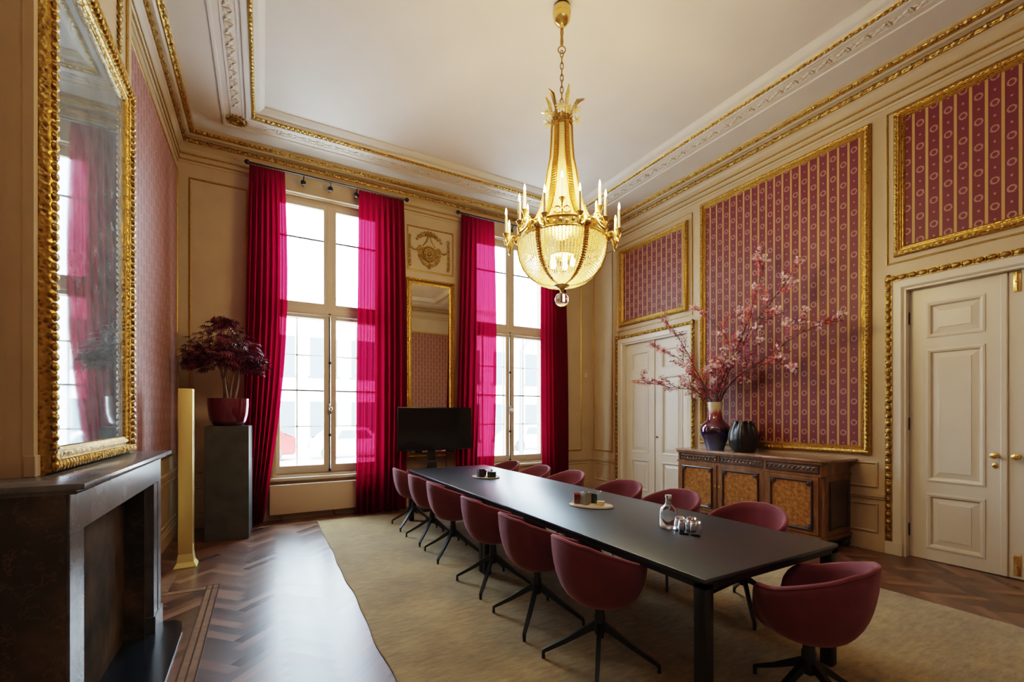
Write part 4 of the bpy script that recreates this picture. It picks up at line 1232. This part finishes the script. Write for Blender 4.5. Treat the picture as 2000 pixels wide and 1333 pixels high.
# blossom branches standing in the tall vase
def branch(pts, label, seed, r0=.016, tw=11, white=.5, coral=.5, leafy=1.0):
    rr = random.Random(seed)
    P = [Vector(p) for p in pts]
    # smooth the main stem
    stem = []
    N = 26
    for i in range(N):
        q = i / (N - 1) * (len(P) - 1); k = min(int(q), len(P) - 2); f = q - k
        p0, p1, p2, p3 = P[max(k - 1, 0)], P[k], P[k + 1], P[min(k + 2, len(P) - 1)]
        p = .5 * ((2 * p1) + (p2 - p0) * f + (2 * p0 - 5 * p1 + 4 * p2 - p3) * f * f + (3 * p1 - p0 - 3 * p2 + p3) * f ** 3)
        j = .012 * min(1, i / 6)
        stem.append(p + Vector((rr.uniform(-j, j), rr.uniform(-j, j), rr.uniform(-j, j))))
    t = thing('blossom_branch', stem[0], label, 'branch', 'blossom branches in the tall vase')
    m = MB(); m.tube(stem, [r0 * (1 - .8 * i / (N - 1)) for i in range(N)], 7)
    ml = MB(); mc = MB(); mw = MB(); mp = MB()
    def leaf(mm, p, d, L):
        d = d.normalized(); s = d.orthogonal().normalized() * L * .17
        mm.face([p, p + d * L * .5 + s, p + d * L, p + d * L * .5 - s])
    def rv(): return Vector((rr.gauss(0, 1), rr.gauss(0, 1), rr.gauss(0, 1))).normalized()
    def cluster(p, R, n):
        for _ in range(n):
            c = p + rv() * R * rr.uniform(.3, 1)
            d = rv()
            for k in range(5):
                u = d.orthogonal().normalized(); w = d.cross(u); a = 2 * PI * k / 5
                e = (u * math.cos(a) + w * math.sin(a)) * .021; g = (u * math.cos(a + .5) + w * math.sin(a + .5)) * .013; g2 = (u * math.cos(a - .5) + w * math.sin(a - .5)) * .013
                mw.face([c, c + g + d * .003, c + e + d * .008, c + g2 + d * .003])
    for q in range(tw):
        i = int(7 + (N - 8) * q / (tw - 1)); i = min(i, N - 1)
        p = stem[i]; d0 = (stem[min(i + 1, N - 1)] - stem[i - 1]).normalized()
        d = (d0 * .8 + Vector((rr.uniform(-.35, .25), rr.uniform(-.9, .9), rr.uniform(-.3, .9)))).normalized()
        L = rr.uniform(.18, .42) * (1.1 - .4 * q / tw)
        tp = [p]
        for k in range(5):
            d = (d + rv() * .22).normalized(); tp.append(tp[-1] + d * L / 5)
            if tp[-1].x > 5.85: tp[-1].x = 5.85
        m.tube(tp, [.0055, .0045, .0038, .003, .0025, .0015], 5, caps=False)
        kind = rr.random()
        for k in range(1, 6):
            for _ in range(int(7 * leafy)):
                s = tp[k] + rv() * .022
                leaf(mc if kind < coral else ml, s, d * .6 + rv(), rr.uniform(.03, .065))
            for _ in range(6):
                s = tp[k] + rv() * .03
                leaf(mp, s, rv(), rr.uniform(.016, .034)); leaf(mp, s, rv(), rr.uniform(.016, .034))
        if rr.random() < white: cluster(tp[-1], .065, 20)
        if rr.random() < white * .5: cluster(tp[3], .05, 12)
    if white > .3: cluster(stem[-1], .07, 22)
    m.build('stem', 'branch_bark', t)
    for mm, nm, mt in ((ml, 'wine_leaf', 'leaf_wine'), (mc, 'coral_leaf', 'leaf_coral'), (mp, 'bud', 'petal_pink'), (mw, 'blossom', 'petal')):
        if len(mm.bm.faces): tag(mm.build(nm, mt, t, smooth=False), kind='stuff')
V0 = (VX, VY, SZ + .47)
def o(dx, dy): return (VX + dx, VY + dy, SZ + .665)
branch([V0, o(-.02, .06), (5.56, 4.42, 1.86), (5.50, 4.85, 1.95), (5.42, 5.30, 2.05)], 'blossom branch reaching far left and low in front of the far door', 1, .012, 13, .5, .1, 1.1)
branch([V0, o(.0, .045), (5.60, 4.36, 2.05), (5.56, 4.62, 2.55), (5.5, 4.92, 3.02)], 'blossom branch rising to the upper left before the small fabric panel', 2, .014, 12, .35, .3)
branch([V0, o(.03, -.0), (5.66, 4.10, 2.05), (5.68, 3.95, 2.5), (5.62, 4.35, 3.05)], 'thin coral-leaved branch bending back to the left near the panel frame', 3, .012, 10, .25, .75)
branch([V0, o(-.03, -.03), (5.60, 4.02, 1.98), (5.6, 3.70, 2.55), (5.58, 3.52, 3.0), (5.56, 3.36, 3.48)], 'tallest blossom branch rising straight up against the crimson panel', 4, .020, 13, .55, .5)
branch([V0, o(.02, -.045), (5.56, 3.90, 2.05), (5.52, 3.60, 2.5), (5.48, 3.30, 2.85), (5.46, 3.02, 3.12)], 'blossom branch arching to the upper right with white blossom clusters', 5, .018, 13, .7, .45)
branch([V0, o(.0, -.06), (5.54, 3.82, 1.95), (5.5, 3.40, 2.18), (5.46, 2.95, 2.42), (5.46, 2.66, 2.52)], 'blossom branch stretching far right across the crimson panel', 6, .016, 13, .6, .3)
branch([V0, o(.04, -.03), (5.64, 3.86, 1.98), (5.62, 3.45, 2.15), (5.6, 3.08, 2.1)], 'short blossom branch low on the right above the black vase', 7, .010, 8, .4, .3, .8)
branch([V0, o(-.045, .02), (5.50, 4.28, 2.0), (5.40, 4.60, 2.35), (5.35, 4.95, 2.55)], 'blossom branch leaning left toward the viewer in front of the far door', 8, .011, 11, .3, .25)

# ------------------------------------------------------------------ chandelier
CX, CY = 2.44, 3.41
ch = thing('chandelier', (CX, CY, 2.55), 'large gilded empire chandelier with lit candle arms and beaded crystal basket hanging over the table', 'chandelier')
FW = Vector((.488, .873, 0)); RT = Vector((.873, -.488, 0))
def cp(R, th, z):
    th = math.radians(th); d = -FW * math.cos(th) + RT * math.sin(th)
    return Vector((CX, CY, 0)) + d * R + Vector((0, 0, z))
def build(m, name, mat, parent=ch, **k): return m.build(name, mat, parent, **k)
m = MB(); m.lathe([(0, 5.335), (.045, 5.335), (.078, 5.31), (.085, 5.27), (.078, 5.255), (.083, 5.245), (.075, 5.20), (.05, 5.165), (.022, 5.145), (.016, 5.12), (0, 5.12)], (CX, CY, 0), 32)
build(m, 'ceiling_canopy', 'brass')
m = MB(); m.lathe([(0, 5.125), (.014, 5.12), (.018, 5.08), (.012, 5.05), (.016, 5.0), (.012, 4.96), (0, 4.955)], (CX, CY, 0), 14); build(m, 'stem', 'dark_brass')
m = MB(); m.torus((CX, CY, 4.925), .034, .006, 20, 7, ((.873, -.488, 0), (0, 0, 1))); build(m, 'ring', 'dark_brass')
z = 4.885; k = 0
while z > 4.30:
    m = MB(); ax = ((.873, -.488, 0), (.488, .873, 0))[k % 2]
    pts = []
    for i in range(16):
        a = 2 * PI * i / 16
        pts.append(Vector((CX, CY, z)) + Vector(ax) * .014 * math.cos(a) + Vector((0, 0, 1)) * (.036 * math.sin(a)))
    m.tube(pts, .0052, 6, closed=True); build(m, 'chain_link', 'dark_brass'); z -= .056; k += 1
m = MB(); m.lathe([(.060, 4.285), (.092, 4.285), (.098, 4.27), (.090, 4.255), (.090, 4.225), (.098, 4.21), (.092, 4.195), (.06, 4.20)], (CX, CY, 0), 32)
for k in range(18): m.ball(cp(.093, k * 20, 4.24), (.012, .012, .018), 6, 5)
build(m, 'collar', 'dark_brass')
for k in range(6):
    th = k * 60 + 20; m = MB()
    a, b = (cp(.088, th, 4.27), cp(.105, th, 4.36)); tall = k % 2 == 0
    pts = [cp(.085, th, 4.26), cp(.095, th, 4.34), cp(.115 if tall else .15, th, 4.43), cp(.15 if tall else .21, th, 4.50 if tall else 4.44), ]
    u = Vector((-math.sin(math.radians(th)), 0, 0))
    m.tube(pts, [.010, .016, .020, .006], 6); build(m, 'crown_leaf', 'gilt_bright' if tall else 'dark_brass')
    m = MB(); c = cp(.155, th + 30, 4.30)
    for q in range(10):
        a = 2 * PI * q / 10; e = c + RT * .05 * math.cos(a) + Vector((0, 0, .05 * math.sin(a)))
        m.tube([c, e], [.008, .004], 5); 
    m.ball(c, .014, 8, 6); m.tube([cp(.088, th + 30, 4.25), c], .004, 5)
    build(m, 'crown_flower', 'crystal')
PRT = [(.083, 4.20), (.088, 4.05), (.098, 3.9), (.122, 3.78), (.146, 3.62), (.185, 3.46), (.245, 3.32), (.33, 3.21)]
PRB = [(.405, 3.115), (.402, 3.04), (.385, 2.96), (.350, 2.875), (.300, 2.81), (.235, 2.76), (.16, 2.73), (.06, 2.715)]
def along(pr, f):
    q = f * (len(pr) - 1); k = min(int(q), len(pr) - 2); g = q - k
    return pr[k][0] * (1 - g) + pr[k + 1][0] * g, pr[k][1] * (1 - g) + pr[k + 1][1] * g
ST0 = -36
def strings(pr, n, nb, r, name):
    for s in range(6):
        m = MB()
        for j in range(n):
            th = ST0 + 60 * s + 60 * (j + 1) / (n + 1)
            pts, rad = [], []
            for i in range(nb * 2 + 1):
                a, b = along(pr, i / (nb * 2)); pts.append(cp(a, th, b))
                sc_ = min(1, a / .16) if pr is PRB else min(1, .45 + a / .2)
                rad.append(r * sc_ * (1 if i % 2 else (.30 if pr is PRB else .6)))
            m.tube(pts, rad, 5, caps=False)
        build(m, name, 'crystal', smooth=False)
strings(PRT, 9, 40, .0075, 'crystal_tent_panel')
strings(PRB, 13, 26, .0092, 'crystal_basket_panel')
for s in range(6):
    th = ST0 + 60 * s
    m = MB(); N = 46
    outw = (-FW * math.cos(math.radians(th)) + RT * math.sin(math.radians(th))); side = Vector((-outw.y, outw.x, 0))
    for i in range(N):
        a, b = along(PRT, i / (N - 1)); w_ = .017 + .010 * min(1, max(0, (a - .083) / .12))
        p = cp(a + .012, th, b)
        m.obox(p, side * w_, outw * .005, Vector((0, 0, .0085)), .003)
    pts = [cp(along(PRT, i / 24)[0] + .007, th, along(PRT, i / 24)[1]) for i in range(25)]
    for sg in (-1, 1): m.tube([p + side * sg * (.020 + .010 * min(1, i / 14)) for i, p in enumerate(pts)], .004, 5)
    build(m, 'ribbed_strap', 'gilt_strap')
    m = MB()
    for i in range(30):
        a, b = along(PRB, i / 29); p = cp(a + .008, th, b); q = min(1, .3 + a * 1.8)
        for w_ in (-1, 0, 1): m.ball(p + side * .016 * w_ * q, (.0085 * q + .002), 6, 4)
    pts = [cp(along(PRB, i / 20)[0] + .003, th, along(PRB, i / 20)[1]) for i in range(21)]
    m.tube(pts, [.010 * min(1, .4 + along(PRB, i / 20)[0] * 1.6) for i in range(21)], 6)
    build(m, 'beaded_strap', 'gilt_strap')
m = MB()
m.lathe([(.385, 3.105), (.412, 3.105), (.418, 3.115), (.410, 3.125), (.402, 3.13), (.402, 3.185), (.412, 3.19), (.418, 3.20), (.408, 3.212), (.385, 3.212), (.392, 3.19), (.392, 3.125)], (CX, CY, 0), 72)
for k in range(48):
    m.ball(cp(.405, k * 7.5, 3.158 + (.008 if k % 2 else -.008)), (.016, .016, .019), 6, 5)
for k in range(60): m.ball(cp(.412, k * 6, 3.10), .007, 5, 4)
build(m, 'ring_band', 'gilt_bright')
m = MB(); m.lathe([(0, 2.735), (.07, 2.73), (.075, 2.715), (.05, 2.70), (.03, 2.69), (.018, 2.665), (.012, 2.64), (0, 2.64)], (CX, CY, 0), 28); build(m, 'bottom_boss', 'brass')
m = MB(); m.ball((CX, CY, 2.585), .065, 20, 14); build(m, 'crystal_ball_drop', 'crystal_ball')
def candle_arm(th0, th1, R, zc, ornate):
    m = MB()
    a0 = math.radians(th0)
    base = cp(.41, th0, 3.155); tip = cp(R, th1, zc - .02)
    if ornate:
        pts = [cp(.36, th1, 3.20), cp(.40, th1, 3.25), cp(.37, th1, 3.31), cp(R, th1, zc - .03)]
        m.tube(pts, [.012, .011, .010, .010], 7)
        for sg in (-1, 1):
            m.torus(cp(R + .0, th1 + sg * 6, zc - .09), .030, .007, 14, 6, (RT, (0, 0, 1)))
        m.ball(cp(R, th1, zc - .15), (.02, .02, .03), 8, 6)
    else:
        out = cp(R * .93, th0 + (th1 - th0) * .7, 3.10)
        pts = []
        P4 = [base, cp(.46, th0 + (th1 - th0) * .3, 3.175), cp(.50, th0 + (th1 - th0) * .6, 3.10), cp(R, th1 * 1.0, 3.075), cp(R + .012, th1, 3.12), tip]
        for i in range(21):
            q = i / 20 * 5; k = min(int(q), 4); f = q - k
            p0, p1, p2, p3 = P4[max(k - 1, 0)], P4[k], P4[k + 1], P4[min(k + 2, 5)]
            pts.append(.5 * ((2 * p1) + (p2 - p0) * f + (2 * p0 - 5 * p1 + 4 * p2 - p3) * f * f + (3 * p1 - p0 - 3 * p2 + p3) * f ** 3))
        m.tube(pts, [.015 - .005 * i / 20 for i in range(21)], 8)
        m.ball(cp(.425, th0, 3.15), .03, 8, 6)
    c = cp(R, th1, 0)
    m.lathe([(0, zc - .055), (.012, zc - .055), (.014, zc - .035), (.026, zc - .005), (.033, zc + .006), (.026, zc + .010), (.014, zc + .012), (0, zc + .012)], (c.x, c.y, 0), 14)
    a = build(m, 'candle_arm', 'brass')
    m = MB(); m.lathe([(0, zc), (.0125, zc), (.0125, zc + .175), (0, zc + .178)], (c.x, c.y, 0), 12); m.build('candle', 'ivory', a)
    m = MB(); m.lathe([(0, zc + .175), (.006, zc + .18), (.010, zc + .195), (.008, zc + .215), (.003, zc + .238), (0, zc + .245)], (c.x, c.y, 0), 10); m.build('flame_bulb', 'bulb', a)
for s in range(6):
    th = ST0 + 60 * s
    for d in (-14, 14): candle_arm(th + d * .15, th + d, .525, 3.165, False)
    candle_arm(th + 30, th + 30, .385, 3.345, True)
for k in range(5):
    m = MB(); c = cp(.10, 72 * k + 10, 2.93)
    m.lathe([(0, -.04), (.02, -.03), (.026, 0), (.018, .03), (.01, .05), (0, .055)], c, 12); b = build(m, 'inner_bulb', 'bulb')
m = MB(); m.lathe([(0, 2.95), (.012, 2.95), (.012, 4.2), (0, 4.2)], (CX, CY, 0), 10); m.lathe([(0, 2.985), (.12, 2.985), (.12, 2.995), (0, 2.995)], (CX, CY, 0), 20)
build(m, 'inner_stem', 'dark_brass')

# ------------------------------------------------------------------ outside
GZ = -.6
st(MB().box(-60, 60, WY + 1.2, 60, GZ - .1, GZ).build('trim_15', 'street', smooth=False), 'pale street surface outside')
def house(x0, x1, mat, y, h, label, wn, win_w, cols):
    r = thing('town_house', ((x0 + x1) / 2, y, GZ), label, 'building')
    MB().box(x0, x1, y, y + 6, GZ, h).build('facade', mat, r, smooth=False)
    n = cols
    for i in range(n):
        x = x0 + (i + .5) * (x1 - x0) / n
        for z0, z1 in ((GZ + .4, GZ + 2.9), (GZ + 4.4, GZ + 6.6), (GZ + 8.0, GZ + 9.9), (GZ + 11.2, GZ + 12.8)):
            if z1 > h - .3: continue
            m = MB(); m.box(x - win_w / 2 - .12, x + win_w / 2 + .12, y - .10, y + .01, z0 - .15, z0 - .02); m.box(x - win_w / 2, x + win_w / 2, y - .02, y + .05, z0, z1)
            wo = m.build('window', 'facade_glass', r, smooth=False)
    m = MB(); m.box(x0, x1, y - .2, y, GZ + 3.5, GZ + 3.75); m.box(x0, x1, y - .35, y, h - .5, h); m.build('string_course', mat, r, smooth=False)
YH = 28
house(-26, -14.4, 'facade', YH, 8.2, 'pale overexposed town house far left outside, seen only past the left curtain', 0, 1.2, 4)
house(-14.4, -2.6, 'facade_b', YH, 9.0, 'pale town house across the street behind the left half of the left window', 0, 1.3, 4)
house(-2.6, 6.5, 'facade', YH, 8.4, 'pale town house across the street behind the right half of the left window', 0, 1.5, 4)
house(6.5, 16, 'facade_b', YH, 9.2, 'pale town house across the street behind the right window, left of the lamp post', 0, 1.3, 4)
house(16, 30, 'facade', YH, 8.6, 'pale town house across the street behind the right window, at its right side', 0, 1.3, 5)
def car(x, y, L, H, mat, label, van=False):
    r = thing('car' if not van else 'van', (x, y, GZ), label, 'vehicle')
    h0 = GZ + .3
    if van: poly = [(-L / 2, h0), (L / 2, h0), (L / 2, h0 + H * .55), (L / 2 - .5, h0 + H * .6), (L / 2 - 1.1, h0 + H), (-L / 2, h0 + H)]
    else: poly = [(-L / 2, h0), (L / 2, h0), (L / 2, h0 + H * .42), (L / 2 - 1.0, h0 + H * .5), (L / 2 - 1.6, h0 + H), (-L / 2 + .9, h0 + H), (-L / 2 + .2, h0 + H * .52), (-L / 2, h0 + H * .45)]
    m = MB(); m.prism([(x + a, b) for a, b in poly], 'y', y - .85, y + .85)
    bmesh.ops.bevel(m.bm, geom=m.bm.edges[:], offset=.06, segments=2, affect='EDGES'); m.build('body', mat, r)
    m = MB(); z0 = h0 + H * .56; m.prism([(x - L * .22, z0), (x + L * .18, z0), (x + L * .10, h0 + H * .9), (x - L * .17, h0 + H * .9)], 'y', y - .87, y - .84); m.build('side_window', 'facade_glass', r, smooth=False)
    for a in (-L * .31, L * .31):
        m = MB(); m.lathe([(0, -.1), (.22, -.1), (.33, -.08), (.33, .08), (.22, .1), (0, .1)], (x + a, y - .80, GZ + .33), 20, 'y'); m.build('wheel', 'tyre', r)
car(-1.0, 23.5, 4.6, 1.5, 'car_red', 'red van parked outside, low in the left window', True)
car(4.0, 23.5, 4.2, 1.2, 'car_white', 'white car parked outside, low behind the right half of the left window')
car(14.5, 23.5, 4.2, 1.2, 'car_white', 'white car parked outside, low in the right window')
def lamp_post(x, y, lab):
    r = thing('street_lamp', (x, y, GZ), lab, 'street lamp')
    m = MB(); m.tube([(x, y, GZ), (x, y, GZ + 4.5)], [.09, .05], 8); m.build('pole', 'iron', r)
    m = MB(); m.tube([(x, y, GZ + 4.4), (x + .25, y, GZ + 4.8), (x + .6, y, GZ + 5.0)], .035, 6); m.obox((x + .8, y, GZ + 5.1), (.3, 0, .1), (0, .14, 0), (-.02, 0, .07), .02); m.build('lamp_arm', 'iron', r)
lamp_post(8.2, 14, 'slim street lamp post outside the right window')

# ------------------------------------------------------------------ light
w = bpy.data.worlds.new('World'); sc.world = w; w.use_nodes = True
bg = w.node_tree.nodes['Background']; bg.inputs[0].default_value = (.68, .85, 1.0, 1); bg.inputs[1].default_value = 31.0
def light(name, typ, loc, energy, color, rot=(0, 0, 0), **kw):
    l = bpy.data.lights.new(name, typ); l.energy = energy; l.color = color
    for k, v in kw.items(): setattr(l, k, v)
    o = bpy.data.objects.new(name, l); COL.objects.link(o); o.location = loc; o.rotation_euler = rot
    return o
for c in WIN:
    p = light('window_portal', 'AREA', (c, WY + TH + .02, 2.67), 1, (1, 1, 1), (-PI / 2, 0, 0), shape='RECTANGLE', size=2 * WH, size_y=WZ1 - WZ0)
    p.data.cycles.is_portal = True
for k in range(6):
    c = cp(.50, ST0 + 60 * k, 3.48)
    light('candle_glow', 'POINT', c, 32, (1, .72, .36), shadow_soft_size=.06)
light('basket_glow', 'POINT', (CX, CY, 2.95), 60, (1, .76, .42), shadow_soft_size=.10)
light('tent_glow', 'POINT', (CX, CY, 3.55), 30, (1, .76, .42), shadow_soft_size=.06)
light('sun', 'SUN', (0, -5, 20), 34, (1, .97, .92), (math.radians(58), 0, math.radians(-12)), angle=.02)
light('fill_light', 'AREA', (1.7, -.35, 4.7), 22, (1, .96, .90), (math.radians(52), 0, math.radians(-14)), shape='RECTANGLE', size=3.0, size_y=.9)  # added soft fill behind the camera, not a lamp of the room

# ------------------------------------------------------------------ camera
cam = bpy.data.cameras.new('camera'); co = bpy.data.objects.new('camera', cam); COL.objects.link(co)
co.location = (0, 0, 1.5); co.rotation_euler = (PI / 2, 0, math.radians(-29.2))
cam.sensor_fit = 'HORIZONTAL'; cam.sensor_width = 36; cam.lens = 869.1 / 2000 * 36
cam.shift_y = (811.85 - 666.5) / 2000
cam.clip_start = .05; cam.clip_end = 200
sc.camera = co
sc.view_settings.view_transform = 'Filmic'
sc.view_settings.look = 'Medium High Contrast'
sc.view_settings.exposure = -.02
sc.cycles.max_bounces = 10; sc.cycles.diffuse_bounces = 5; sc.cycles.glossy_bounces = 4; sc.cycles.transparent_max_bounces = 24; sc.cycles.transmission_bounces = 8
sc.cycles.sample_clamp_indirect = 40; sc.cycles.caustics_reflective = False; sc.cycles.caustics_refractive = False
sc.cycles.use_denoising = True
